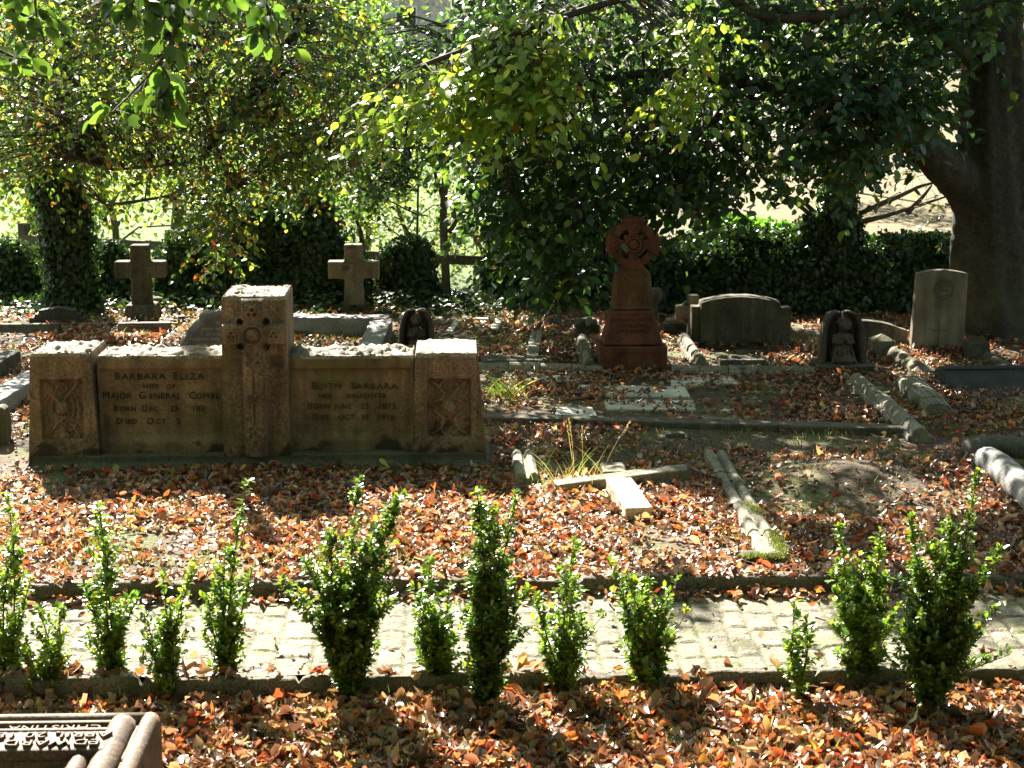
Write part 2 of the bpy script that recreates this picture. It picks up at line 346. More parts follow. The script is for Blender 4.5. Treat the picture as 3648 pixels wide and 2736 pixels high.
jm = .8-.8*ss(.002, .010, dd+.004*fb2(Xp, Yp, 30., 2))
_n = SETT.node_tree; _b = _n.nodes['Principled BSDF']; _l = _b.inputs['Base Color'].links[0].from_socket
_a = _n.nodes.new('ShaderNodeAttribute'); _a.attribute_name = 'col'; _x = _n.nodes.new('ShaderNodeMix'); _x.data_type = 'RGBA'
_n.links.new(_a.outputs['Fac'], _x.inputs[0]); _n.links.new(_l, _x.inputs[6]); _x.inputs[7].default_value = (.085, .09, .03, 1); _n.links.new(_x.outputs[2], _b.inputs['Base Color'])
tag(mk('path', V, np.stack([a, a+1, a+n+1, a+n], -1), SETT, smooth=True, col=np.repeat(jm.ravel()[:, None], 3, 1)), kind='structure')
def kerbline(name, yc, depth, top, bot, lab):
    xsx = np.arange(-4.6, 4.8, .014); nv = 12; prof = []
    u = np.linspace(0, 1, nv)
    V = []; seam = []
    x = -4.6
    while x < 4.9: seam.append(x); x += random.uniform(.34, .62)
    seam = np.array(seam); k = np.clip(np.searchsorted(seam, xsx)-1, 0, len(seam)-1)
    dz = (_h(k, k*0+2, k*0)-.5)*.022; dyy = (_h(k, k*0+3, k*0)-.5)*.02
    nxt = seam[np.minimum(k+1, len(seam)-1)]
    ds = np.minimum(xsx-seam[k], np.abs(nxt-xsx)); gap = ss(0, .014, ds)
    rows = [(-depth/2, bot), (-depth/2, (top+bot)/2), (-depth/2, top-.012), (-depth/2+.012, top), (-depth/4, top), (0, top), (depth/4, top), (depth/2-.012, top), (depth/2, top-.012), (depth/2, bot)]
    for (ry, rz) in rows:
        zz = rz + dz*(rz > bot+.001) + .007*fb2(xsx, xsx*0+ry*9, 11., 3) - (1-gap)*.03*(rz > bot+.001)
        yy = yc + ry + dyy + .008*fb2(xsx, xsx*0+rz*40, 9., 3, 2.) + (1-gap)*.012*(1 if ry < 0 else -1)
        V.append(np.stack([xsx, yy, zz], -1))
    V = np.array(V).reshape(-1, 3); n = len(xsx); i, j = np.meshgrid(np.arange(n-1), np.arange(len(rows)-1)); a = (j*n+i).ravel()
    tag(mk(name, V, np.stack([a, a+1, a+n+1, a+n], -1), EDGE, smooth=False), kind='structure')
kerbline('path_kerb', YN-.012, .055, .008, -.14, '')
kerbline('path_kerb', YF+.04, .085, .062, -.06, '')
# ------------------------------------------------------------------ footprints that litter must avoid
NO = []
def nofoot(poly): NO.append(np.array([(p[0], p[1]) for p in poly]))
def inside(poly, x, y):
    r = np.zeros(np.shape(x), bool); n = len(poly)
    for i in range(n):
        x1, y1 = poly[i][:2]; x2, y2 = poly[(i+1) % n][:2]
        c = ((y1 > y) != (y2 > y)) & (x < (x2-x1)*(y-y1)/((y2-y1) if y2 != y1 else 1e-9)+x1); r ^= c
    return r
# ------------------------------------------------------------------ lettering
def text(s, size, p, m, parent, name='lettering', ext=.0015, up=(0, 0, 1), right=(1, 0, 0), spacing=1.0, xs=1.0, align='CENTER', sub=None):
    cu = bpy.data.curves.new('t', 'FONT'); cu.body = s; cu.size = size; cu.extrude = ext; cu.align_x = align; cu.space_character = spacing
    cu.resolution_u = 3
    o = bpy.data.objects.new('t', cu); S.collection.objects.link(o); bpy.context.view_layer.update()
    me = bpy.data.meshes.new_from_object(o.evaluated_get(bpy.context.evaluated_depsgraph_get()))
    V = np.array([v.co[:] for v in me.vertices]); F = [tuple(q.vertices) for q in me.polygons]
    bpy.data.objects.remove(o); bpy.data.curves.remove(cu); bpy.data.meshes.remove(me)
    r = np.array(right, float); u = np.array(up, float); n = np.cross(r, u)
    W = np.asarray(p, float) + V[:, :1]*xs*r + V[:, 1:2]*u + V[:, 2:]*n
    return W, F
# ------------------------------------------------------------------ the large granite memorial
Y0 = G(900, 1692)[1]
def strokes_height(X, Z, strokes):
    h = np.zeros_like(X)
    for pts, r, amp in strokes:
        pts = np.asarray(pts, float); d = np.full(X.shape, 9.)
        if len(pts) == 1: d = np.hypot(X-pts[0, 0], Z-pts[0, 1])
        for a, b2 in zip(pts[:-1], pts[1:]):
            ab = b2-a; t = np.clip(((X-a[0])*ab[0]+(Z-a[1])*ab[1])/(ab@ab+1e-12), 0, 1)
            d = np.minimum(d, np.hypot(X-a[0]-ab[0]*t, Z-a[1]-ab[1]*t))
        h = np.maximum(h, amp*np.sqrt(np.clip(1-(d/r)**2, 0, 1))) if amp > 0 else np.minimum(h, amp*np.clip(1-(d/r)**2, 0, 1))
    return h
def arc(cx, cz, rx, rz, a0, a1, n=14):
    a = np.radians(np.linspace(a0, a1, n)); return [(cx+rx*math.cos(q), cz+rz*math.sin(q)) for q in a]
mem = thing('granite_memorial', (G(900, 1692)[0], Y0+.2, 0), 'wide pink granite memorial wall with two end piers and a tall carved cross pillar', 'memorial')
def Lx(px, py=1500): return P(px, py, Y0)[0]
def Lz(py, px=900): return P(px, py, Y0)[2]
zp = .105
def carve_block(name, x0, x1, ztop, yf, dep, tapL, tapR, relief, n, parent, zb, topr=.022, m=GRAN, sag=.02, order=0):
    wd = x1-x0; H = ztop-zb
    def warp(X, U):
        x = X[:, 0].copy(); y = X[:, 1].copy(); z = X[:, 2].copy(); v = U[:, 2]
        front = U[:, 1] < 1e-6; top = U[:, 2] > 1-1e-6
        x = x + np.where(U[:, 0] < .5, 1, -1)*0 + (tapL*(1-U[:, 0]) - tapR*U[:, 0])*v
        inner = front & (U[:, 0] > .02) & (U[:, 0] < .98) & (v > .01) & (v < .985)
        if relief is not None:
            h = relief(x, z); y = y - np.where(inner, h*2.1, 0)
        Q = np.stack([x+order*3.1, y, z], -1)
        nz_ = fbm(Q*14, 4)
        edge = np.minimum(np.minimum(U[:, 0], 1-U[:, 0])*wd, np.minimum(U[:, 1], 1-U[:, 1])*dep)
        z = z + np.where(top, topr*(1.7*fbm(Q*[20, 34, 1]+3, 4)) + topr*.5*ss(0, .05, edge) - topr*.8, 0)
        y = y + np.where(~top, .0025*fbm(Q*50, 3) + .003*nz_, 0)*np.where(U[:, 1] < .5, 1, -1)
        k = ss(1-.03/H, 1, v); y = y + np.where(front, .012*k*(1+nz_), 0); x = x + np.where(U[:, 0] < 1e-6, .008*k, 0) - np.where(U[:, 0] > 1-1e-6, .008*k, 0)
        return np.stack([x+(x0+x1)/2, y+yf+dep/2, z+zb], -1)
    V, F = grid_box((wd, dep, H), n, warp)
    o = mk(name, V, F, m, parent, smooth=True)
    o.data.materials.append(GRANT)
    mi = np.zeros(len(F), np.int32)
    c = V[F].mean(1); nrm = np.cross(V[F[:, 1]]-V[F[:, 0]], V[F[:, 2]]-V[F[:, 0]]); nrm = unit(nrm)
    mi[(c[:, 2] > zb+H*.93) & (nrm[:, 2] > .35)] = 1
    o.data.polygons.foreach_set('material_index', mi)
    return o
# base
def base_warp(X, U):
    Q = X*1.0; z = X[:, 2]+zp*0; y = X[:, 1]; x = X[:, 0]
    k = ss(.55, .75, U[:, 2]); y = y + np.where(U[:, 1] < .5, 1, -1)*.055*k; x = x + np.where(U[:, 0] < .5, 1, -1)*.03*k*(np.minimum(U[:, 0], 1-U[:, 0]) < .01)
    nn = fbm(Q*9, 4)*.010
    return np.stack([x+(Lx(68)+Lx(1752))/2, y+nn+Y0+.27, z+nn*.8*(U[:, 2] > .9)-.05], -1)
V, F = grid_box((Lx(1752)-Lx(68), .56, zp+.05), (150, 10, 14), base_warp)
mk('base', V, F, GRANP, mem, smooth=True)
def pier_relief(wd, H, flip):
    def f(x, z):
        cx = 0; hw = wd*.30; z0, z1 = H*.17, H*.76; cz = (z0+z1)/2
        inr = (np.abs(x) < hw) & (z > z0) & (z < z1)
        s = []
        rw = .008
        if flip == 0:
            s += [(arc(0, cz+.01, .062, .088, 130, 410, 20), rw, .012), (arc(.01, cz-.01, .078, .12, -70, 60), rw, .011), (arc(-.01, cz-.01, .085, .12, 120, 240), rw, .011)]
            s += [([(0, cz+.01)], .042, .022), ([(0, cz-.155)], .032, .016)]
            s += [([(-.09, z1-.02), (-.055, z1-.05), (-.05, z1-.10), (-.02, z1-.13)], .011, .013), ([(.09, z1-.02), (.06, z1-.06), (.03, z1-.09), (.01, z1-.13)], .011, .013), (arc(0, z1-.05, .03, .03, 0, 360), rw, .010)]
            s += [([(-.085, z0+.02), (-.04, z0+.08), (.01, z0+.13), (.06, z0+.10)], .01, .013), ([(.085, z0+.02), (.05, z0+.08), (0, z0+.12), (-.05, z0+.14)], .01, .013), ([(-.03, z0+.10), (-.03, z0+.16), (.03, z0+.16), (.03, z0+.10)], .008, .012)]
        else:
            s += [([(0, cz)], .040, .022), (arc(0, cz, .045, .045, 0, 360, 24), .006, .010)]
            for sg in (-1, 1):
                s += [(arc(sg*.085, z1-.03, .075, .13, 90+90*(sg < 0)-90*(sg > 0)+(0), 270-90*(sg > 0)+90*(sg < 0)-90, 10), rw, .009)]
                s += [([(sg*.09, z1-.02), (sg*.03, z1-.08), (sg*.035, cz+.05), (sg*.08, cz+.03)], .010, .013)]
                s += [([(sg*.09, z0+.02), (sg*.045, z0+.05), (sg*.03, cz-.06), (sg*.08, cz-.02)], .010, .013)]
            s += [(arc(0, z0+.06, .05, .05, 180, 360), .009, .012), (arc(0, z1-.05, .05, .04, 0, 180), .009, .012)]
        r = strokes_height(x, z, s)
        frame = ss(0, .008, hw-np.abs(x))*ss(0, .008, z-z0)*ss(0, .008, z1-z)
        return np.where(inr, -.017*frame + r*frame, 0)
    return f
H1 = .56
carve_block('pier', Lx(88), Lx(343), zp+Lz(1243)-Lz(1612), Y0+.05, .44, .035, .03, pier_relief(Lx(343)-Lx(88), Lz(1243)-Lz(1612), 0), (76, 30, 100), mem, zp-.01, order=1)
carve_block('pier', Lx(1466), Lx(1733), zp+Lz(1262)-Lz(1622), Y0+.05, .46, .022, .045, pier_relief(Lx(1733)-Lx(1466), Lz(1262)-Lz(1622), 1), (76, 30, 100), mem, zp-.01, topr=.01, order=2)
def panel_relief(H):
    def f(x, z): return -.012*ss(0, .012, H*.87-z) + .010*ss(.0, .05, .11-z)
    return f
pzl = zp+Lz(1258)-Lz(1612); pzr = zp+Lz(1268)-Lz(1617)
carve_block('inscribed_panel', Lx(338), Lx(800), pzl, Y0+.115, .33, 0, 0, panel_relief(pzl-zp), (110, 20, 60), mem, zp-.01, topr=.024, m=GRANS, order=3)
carve_block('inscribed_panel', Lx(1022), Lx(1474), pzr, Y0+.125, .33, 0, 0, panel_relief(pzr-zp), (110, 20, 60), mem, zp-.01, topr=.028, m=GRANS, order=4)
pw = Lx(1030)-Lx(790); zc = zp+Lz(1040)-Lz(1608); HH = zc-zp+.01
def pil(x, z):
    zz = HH-z; hw = .060; bz = zz-.205     # boss .205 below the top
    h = np.zeros_like(x)
    inshaft = np.abs(x) < hw; inarm = np.abs(bz) < .058
    cross = np.maximum(ss(0, .007, hw-np.abs(x)), ss(0, .007, .058-np.abs(bz)))
    h = h + .028*cross
    hole = [(sx*.068, sz*.066) for sx in (-1, 1) for sz in (-1, 1)]
    for a, c in hole:
        d = np.hypot(x-a, bz-c); h = h + .014*ss(.042, .030, d)*(1-cross) - .022*ss(.024, .012, d)
    s = [(arc(0, 0, .052, .052, 0, 360, 28), .007, .009), ([(0, 0)], .036, .020)]
    # knots in the four arms
    for (kx, kz, sc) in ((0, -.125, .032), (-.115, 0, .027), (.115, 0, .027)):
        s += [(arc(kx-sc*.45, kz+sc*.3, sc*.5, sc*.5, 0, 360, 12), .006, .008), (arc(kx+sc*.45, kz+sc*.3, sc*.5, sc*.5, 0, 360, 12), .006, .008), (arc(kx, kz-sc*.45, sc*.5, sc*.5, 0, 360, 12), .006, .008)]
    for kz in (.105, .155, .345, .525, .565):
        s += [(arc(-.022, kz, .017, .017, 0, 360, 12), .006, .008), (arc(.022, kz, .017, .017, 0, 360, 12), .006, .008)]
    s += [([(-.012, .19), (-.012, .32)], .006, .008), ([(.012, .19), (.012, .32)], .006, .008), ([(-.012, .38), (-.012, .50)], .006, .008), ([(.012, .38), (.012, .50)], .006, .008), (arc(0, .61, .02, .03, 0, 360), .007, .009)]
    r = strokes_height(x, bz, s)
    edge = [([(sx*hw, -.4), (sx*hw, -.06)], .006, .006) for sx in (-1, 1)] + [([(sx*hw, .06), (sx*hw, 1.)], .006, .006) for sx in (-1, 1)]
    return h + r + strokes_height(x, bz, edge)
carve_block('cross_pillar', Lx(790), Lx(1030), zc, Y0+.04, .46, .012, .010, pil, (110, 30, 300), mem, zp-.01, topr=.016, order=5)
nofoot([(Lx(60), Y0-.0), (Lx(1755), Y0-.0), (Lx(1755), Y0+.56), (Lx(60), Y0+.56)])
panels = [o for o in mem.children if o.name.startswith('inscribed_panel')]
def lines(parent, m, rows, Yp, ext=.002):
    for line in sorted({q[3] for q in rows}):
        mb = MB()
        for s, size, px, py, xsc in rows:
            if py == line: p = P(px, py, Yp); mb.add(*text(s, size, (p[0], Yp, p[2]), m, parent, ext=ext, xs=xsc, spacing=1.12))
        mb.build('lettering', m, parent)
yt = Y0+.115+.0165
lines(panels[0], LEAD, [('B', .058, 418, 1352, 1), ('ARBARA', .050, 512, 1352, 1.2), ('E', .058, 626, 1352, 1), ('LIZA', .050, 684, 1352, 1.25), ('·', .06, 394, 1352, 1), ('·', .06, 606, 1352, 1), ('·', .06, 738, 1352, 1),
    ('WIFE   OF', .034, 566, 1384, 1.1), ('M', .056, 378, 1420, 1), ('AJOR', .046, 432, 1420, 1), ('G', .056, 508, 1420, 1), ('ENERAL', .046, 588, 1420, 1.0), ('C', .056, 686, 1420, 1), ('OMBE', .046, 740, 1420, 1),
    ('B', .050, 412, 1465, 1), ('ORN', .040, 456, 1465, 1.0), ('D', .05, 516, 1465, 1), ('EC', .040, 548, 1465, 1), ('25', .046, 622, 1465, 1), ('183', .046, 706, 1465, 1),
    ('D', .050, 426, 1510, 1), ('IED', .040, 468, 1510, 1.0), ('O', .05, 536, 1510, 1), ('CT', .040, 574, 1510, 1), ('5', .046, 636, 1510, 1)], yt)
yt2 = Y0+.125+.0165
lines(panels[1], FADED, [('E', .056, 1118, 1386, 1), ('DITH', .048, 1172, 1386, 1.2), ('B', .056, 1260, 1386, 1), ('ARBARA', .048, 1342, 1386, 1.2), ('HER', .036, 1160, 1418, 1.1), ('DAUGHTER', .040, 1304, 1418, 1.0),
    ('B', .05, 1104, 1456, 1), ('ORN', .040, 1146, 1456, 1), ('JUNE', .040, 1222, 1456, 1), ('23', .044, 1300, 1456, 1), ('1873', .044, 1378, 1456, 1.1), ('D', .05, 1122, 1495, 1), ('IED', .040, 1162, 1495, 1), ('OCT', .042, 1234, 1495, 1), ('30', .044, 1300, 1495, 1), ('1916', .044, 1374, 1495, 1)], yt2)
bs = [o for o in mem.children if o.name.startswith('base')][0]
mb = MB(); p = P(1370, 1662, Y0-.005); mb.add(*text('IN  LOVING  MEMORY', .052, (p[0]-.05, Y0-.012, .028), FADED, bs, spacing=1.3)); mb.build('lettering', GRANP, bs)
# ------------------------------------------------------------------ simple stone helpers
def bx(px0, px1, Y, m, parent, name, z0, z1, dep, taper=1., bev=.006, pyref=1200):
    x0, x1 = P(px0, pyref, Y)[0], P(px1, pyref, Y)[0]
    mb = MB(); mb.add(*box(((x0+x1)/2, Y+dep/2, z0), (x1-x0, dep, z1-z0), taper=taper))
    return bevel(mb.build(name, m, parent), bev)
def foot(px0, px1, Y, dep, py=1200): 
    x0, x1 = P(px0, py, Y)[0], P(px1, py, Y)[0]; nofoot([(x0, Y), (x1, Y), (x1, Y+dep), (x0, Y+dep)])
def roughen(o, s=.004, lv=0):
    t_ = bpy.data.textures.get('stone_wear') or bpy.data.textures.new('stone_wear', 'CLOUDS'); t_.noise_scale = .05
    d = o.modifiers.new('wear', 'DISPLACE'); d.texture = t_; d.strength = s; d.mid_level = .5; d.texture_coords = 'GLOBAL'; return o
# --- two plain crosses standing at the back
def plain_cross(cxp, topy, basey, label, m, wpx, armw, army0, army1, step, skew=.0):
    Yc = G(cxp, basey)[1]; c = P(cxp, basey, Yc)
    t_ = thing('stone_cross', (c[0], Yc, 0), label, 'cross', 'plain stone crosses in front of the ivy')
    k = P(cxp+100, basey, Yc)[0]-P(cxp, basey, Yc)[0]; sc = k/100; hw = wpx/2*sc; dep = hw*1.7
    zt = P(cxp, topy, Yc)[2]; za = P(cxp, army0, Yc)[2]; zb = P(cxp, army1, Yc)[2]; aw = armw/2*sc
    x = c[0]; poly = [(x-hw*1.12, .03), (x+hw*1.12, .03), (x+hw, zb), (x+aw, zb), (x+aw, za), (x+hw, za), (x+hw*.97, zt), (x-hw*.97, zt), (x-hw, za), (x-aw, za), (x-aw, zb), (x-hw, zb)]
    mb = MB(); mb.add(*prism(poly, Yc, Yc+dep)); o = bevel(mb.build('cross', m, t_), .012)
    mb = MB(); mb.add(*box((x, Yc+dep/2, -.04), (hw*4.2, dep*2.6, .12+step), taper=.72)); bevel(mb.build('base', LIMED, t_), .01)
    nofoot([(x-hw*2.1, Yc-dep), (x+hw*2.1, Yc-dep), (x+hw*2.1, Yc+dep*2), (x-hw*2.1, Yc+dep*2)]); return t_, Yc
plain_cross(505, 874, 1142, 'mossy stone cross on a sloping base, left of the two plain crosses by the ivy', LIMED, 66, 180, 932, 992, .06)
plain_cross(1262, 872, 1118, 'brown stone cross with a pale streak at its top, right of the two plain crosses', LIME, 66, 182, 932, 994, 0)
# small stones behind, left
Yq = G(200, 1168)[1]
t_ = thing('headstone', (G(200, 1168)[0], Yq, 0), 'small dark grey headstone with a low gable top and stepped shoulders', 'headstone')
def PX(px, Y, py=1150): return P(px, py, Y)[0]
poly = [(PX(104, Yq), 0), (PX(300, Yq), 0)]
for a_, b_ in ((300, 1133), (283, 1133), (283, 1120), (266, 1120), (266, 1107), (204, 1096), (138, 1107), (138, 1120), (122, 1120), (122, 1133), (104, 1133)): poly.append((PX(a_, Yq), P(a_, b_, Yq)[2]))
mb = MB(); mb.add(*prism(poly, Yq, Yq+.12)); bevel(mb.build('tablet', SLATE, t_), .006)
foot(104, 300, Yq, .12)
t_ = thing('wedge_tablet', (G(100, 1205)[0], G(100, 1205)[1], 0), 'long dark sloping stone tablet at the left edge, in front of the gabled headstone', 'grave marker', 'low wedge tablets behind the memorial')
def wedge(px0, px1, ytop, ybot, m, t_, hz=.13, dep=.14, rot=0, name='tablet'):
    Yw_ = G((px0+px1)/2, ybot)[1]; x0, x1 = PX(px0, Yw_), PX(px1, Yw_); hz = P(px0, ytop, Yw_+dep*.6)[2]
    V = np.array([[x0, 0, 0], [x1, 0, 0], [x1, dep, 0], [x0, dep, 0], [x0, dep*.55, hz], [x1, dep*.55, hz], [x1, dep, hz], [x0, dep, hz]]); V[:, 1] += Yw_; V[:, 2] -= .01
    c = V.mean(0); V = (V-c)@rotm((0, 0, rot)).T + c
    mb = MB(); mb.add(V, [(3, 2, 1, 0), (0, 1, 5, 4), (4, 5, 6, 7), (1, 2, 6, 5), (0, 4, 7, 3), (2, 3, 7, 6)])
    nofoot([(x0, Yw_), (x1, Yw_), (x1, Yw_+dep), (x0, Yw_+dep)]); return bevel(mb.build(name, m, t_), .006)
wedge(-40, 204, 1151, 1204, LIMED, t_)
t_ = thing('wedge_tablet', (G(505, 1200)[0], G(505, 1200)[1], 0), 'pinkish sloping stone tablet with worn lettering in front of the left plain cross', 'grave marker', 'low wedge tablets behind the memorial')
wo = wedge(413, 600, 1146, 1200, PINKG, t_, rot=.03)
Yw_ = G(505, 1200)[1]
for k, (s_, yy) in enumerate((('AND ALSO OF', .088), ('HIS BELOVED WIFE', .058), ('AT REST', .030))):
    mb = MB(); mb.add(*text(s_, .024, (PX(507, Yw_), Yw_+.006+yy*.55, yy), LEAD, wo, up=(0, .5, .86), spacing=1.1)); mb.build('lettering', FADED, wo)
# low kerb strip between tablets, with vase
t_ = thing('grave_kerb', (G(310, 1172)[0], G(310, 1172)[1], 0), 'thin low kerb edging between the two wedge tablets', 'grave kerb')
Yk = G(310, 1172)[1]; bx(206, 412, Yk, LIME, t_, 'kerb_bar', -.02, .045, .06)
t_ = thing('flower_vase', (*P(648, 1155, G(648, 1160)[1])[:2], 0), 'small dark cylindrical grave vase beside the broken granite headstone', 'vase')
Yk = G(648, 1160)[1]; xk = PX(648, Yk); mb = MB(); mb.add(*tube([(xk, Yk, -.01), (xk, Yk, .075), (xk, Yk, .078)], [.03, .033, .036], 14)); mb.build('vase_body', SLATE, t_, True)
t_ = thing('stone_block', (*P(280, 1160, G(280, 1166)[1])[:2], 0), 'small mossy square block at the right foot of the gabled headstone', 'stone')
Yk = G(280, 1166)[1]; bx(256, 304, Yk, GRANP, t_, 'block', -.02, P(280, 1146, Yk)[2], .14, bev=.01)
t_ = thing('stone_block', (*P(525, 1120, G(525, 1128)[1]+.25)[:2], 0), 'brown block standing behind the foot of the left plain cross', 'stone')
Yk = G(525, 1128)[1]+.22; bx(468, 582, Yk, LIMED, t_, 'block', -.02, P(525, 1062, Yk)[2], .12, bev=.01)
# rough granite headstone behind the memorial
Yh_ = G(740, 1265)[1]
t_ = thing('rough_headstone', (PX(740, Yh_), Yh_, 0), 'rustic grey-pink headstone with broken curved edge and pale lettering, behind the cross pillar', 'headstone')
out = [(612, 1270), (640, 1225), (662, 1190), (668, 1172), (690, 1150), (708, 1140), (706, 1126), (722, 1116), (745, 1114), (780, 1106), (820, 1108), (860, 1125), (900, 1150), (930, 1200), (940, 1270)]
poly = [(PX(a_, Yh_), max(-.03, P(a_, b_, Yh_)[2])) for a_, b_ in out][::-1]
mb = MB(); mb.add(*prism(poly, Yh_, Yh_+.14)); hd = bevel(mb.build('slab', GREYG, t_), .02, 3)
poly2 = [(PX(a_+ (18 if a_ < 750 else -18 if a_>850 else 0), Yh_), max(0., P(a_, b_+16, Yh_)[2])) for a_, b_ in out[1:-1]][::-1]
mb = MB(); mb.add(*prism(poly2, Yh_-.012, Yh_+.02)); fc = mb.build('polished_face', PINKG, t_)
for s_, px_0, py_0 in (('IN', 778, 1154), ('FOND MEMORY', 775, 1176), ('OF A DEAR', 772, 1194), ('HUSBAND AND FATHER', 760, 1212), ('WHO FELL ASLEEP', 768, 1232)):
    p = P(px_0, py_0, Yh_); mb = MB(); mb.add(*text(s_, .03, (p[0], Yh_-.013, p[2]), WHITEL, fc, spacing=1.1)); mb.build('lettering', WHITEL, fc)
foot(612, 940, Yh_, .16)
# rock-faced granite kerb set behind the memorial (two bars)
def bar(a, b2, wd, z0, z1, m, name, parent, rough=.012, n=60, rounded=False):
    a = np.array(a[:2], float); b2 = np.array(b2[:2], float); L = np.linalg.norm(b2-a); d = (b2-a)/L; nrm = np.array([-d[1], d[0]])
    def warp(X, U):
        x = X[:, 0]; y = X[:, 1]; z = X[:, 2]
        if rounded:
            ang = (U[:, 1]-.5)*math.pi*.92; top = U[:, 2] > 1-1e-6
            z = np.where(top, (z1-z0)*(.55+.45*np.cos(ang)), z*.55/1)
            z = np.where(top, z, X[:, 2]*(.55+.45*np.cos(.46*math.pi)))
        Q = np.stack([x, y+a[0], z+a[1]], -1)*[11, 16, 16]
        nn = fbm(Q, 4); hh = ss(.3, 1, U[:, 2])
        z = z + rough*nn*hh; y = y + rough*.5*fbm(Q+7, 3)
        w_ = a[None]+d[None]*(x+L/2)[:, None]+nrm[None]*y[:, None]
        return np.stack([w_[:, 0], w_[:, 1], z+z0], -1)
    V, F = grid_box((L, wd, z1-z0), (n, 10, 6), warp)
    q = nrm*wd/2; nofoot([a-q, b2-q, b2+q, a+q])
    return mk(name, V, F, m, parent, smooth=True)
t_ = thing('grave_kerb', (*G(1200, 1190)[:2], 0), 'rock-faced grey granite kerb in a corner shape behind the memorial, right of the cross pillar', 'grave kerb')
A_, B_ = G(1010, 1146, .12), G(1384, 1150, .12); C_ = G(1310, 1275, .1)
bar(A_, B_, .20, -.02, .17, GREYG, 'back_bar', t_, n=90); bar((B_[0]-.05, B_[1]-.05), C_, .17, -.02, .16, GREYG, 'side_bar', t_, n=60)
# ------------------------------------------------------------------ angels
def angel(cxp, x0p, x1p, topy, basey, label, m, plinth, lean=0):
    Ya = G(cxp, basey)[1]; c = P(cxp, basey, Ya); wd = PX(x1p, Ya)-PX(x0p, Ya); zt = P(cxp, topy, Ya+.08)[2]
    t_ = thing('angel_statue', (c[0], Ya, 0), label, 'statue', 'small winged child statues')
    zb = .07 if plinth else 0
    if plinth:
        mb = MB(); mb.add(*box((c[0], Ya+.12, -.02), (wd*1.22, .34, .10))); bevel(mb.build('plinth', LIMED, t_), .008)
    x = c[0]; H = zt-zb
    # wings: two curved lobes joined to a hood
    mb = MB()
    for sg in (-1, 1):
        n = 18; Vv = []
        for i in range(n+1):
            u = i/n; z = zb+H*(u if u < .8 else .8+.2*math.sin((u-.8)/.2*math.pi/2))
            ro = wd/2*(1-.10*u)*math.sqrt(max(0, 1-max(0, (u-.55)/.47)**2.2)) if u > .55 else wd/2*(1-.10*u)
            ro = max(ro, wd*.14); ri = min(ro*.74, max(0, ro-.035)); yb = Ya+.16
            for (rr, yy) in ((ri*.1, yb+.05), (ro*.9, yb+.05), (ro, yb-.03), (ro*.97, Ya+.03+.03*u), (ri, Ya+.05+.03*u), (ri*.8, yb-.005), (ri*.1, yb+.0)):
                Vv.append([x+sg*(rr+.004), yy, z - (.03*H if u == 1 and rr < wd*.1 else 0)])
        k = 7; Fv = [(i*k+j, i*k+(j+1) % k, (i+1)*k+(j+1) % k, (i+1)*k+j) for i in range(n) for j in range(k)] + [tuple(range(k)), tuple(range(n*k, n*k+k))]
        mb.add(Vv, Fv)
    o = mb.build('wings', m, t_, True); s_ = o.modifiers.new('r', 'REMESH'); s_.mode = 'VOXEL'; s_.voxel_size = .009; s_.use_smooth_shade = True
    # figure
    def ell(c_, r_, n=10):
        bm = bmesh.new(); bmesh.ops.create_icosphere(bm, subdivisions=2, radius=1)
        V = np.array([v.co[:] for v in bm.verts])*r_+c_; F = [tuple(v.index for v in f.verts) for f in bm.faces]; bm.free(); return V, F
    h = H; mb = MB(); yy = Ya+.08
    mb.add(*ell((x, yy+.03, zb+h*.16), (wd*.27, .085, h*.20))); mb.add(*ell((x, yy-.02, zb+h*.10), (wd*.24, .09, h*.10)))
    mb.add(*tube([(x, yy+.03, zb+h*.15), (x, yy+.03, zb+h*.40), (x, yy+.025, zb+h*.55), (x, yy+.02, zb+h*.62)], [wd*.24, wd*.20, wd*.17, wd*.08], 14))
    mb.add(*ell((x+lean*.01, yy+.005, zb+h*.76), (wd*.155, .058, h*.125)))
    for sg in (-1, 1):
        mb.add(*tube([(x+sg*wd*.15, yy+.02, zb+h*.56), (x+sg*wd*.20, yy-.005, zb+h*.42), (x+sg*wd*.06, yy-.05, zb+h*.44), (x+sg*.008, yy-.058, zb+h*.50)], [.024, .022, .017, .012], 8))
        mb.add(*ell((x+sg*.010, yy-.062, zb+h*.53), (.010, .012, .024)))
        mb.add(*ell((x+sg*wd*.05, yy-.046, zb+h*.775), (.009, .006, .006)))
    mb.add(*ell((x, yy-.052, zb+h*.745), (.008, .010, .010))); mb.add(*ell((x, yy-.050, zb+h*.705), (.014, .007, .005)))
    for sx in (-2, -1, 0, 1, 2): mb.add(*tube([(x+sx*wd*.08, yy-.045+abs(sx)*.008, zb+h*.34), (x+sx*wd*.11, yy-.075+abs(sx)*.012, zb+h*.12), (x+sx*wd*.12, yy-.085+abs(sx)*.014, zb+.01)], [.008, .014, .017], 6))
    o = mb.build('figure', m, t_, True); s_ = o.modifiers.new('r', 'REMESH'); s_.mode = 'VOXEL'; s_.voxel_size = .006; s_.use_smooth_shade = True
    sm = o.modifiers.new('s', 'SMOOTH'); sm.iterations = 2
    mb = MB()
    for k in range(26):
        a_ = random.uniform(0, 6.28); e_ = random.uniform(.05, 1.3); r_ = np.array([math.cos(a_)*math.cos(e_), math.sin(a_)*math.cos(e_)*.9+.25, math.sin(e_)])
        if r_[1] < -.35 and r_[2] < .5: continue
        mb.add(*ell(np.array((x, yy+.008, zb+h*.77))+r_*[wd*.15, .055, h*.12], (.014, .014, .014)))
    o = mb.build('curly_hair', m, o, True); s_ = o.modifiers.new('r', 'REMESH'); s_.mode = 'VOXEL'; s_.voxel_size = .006; s_.use_smooth_shade = True
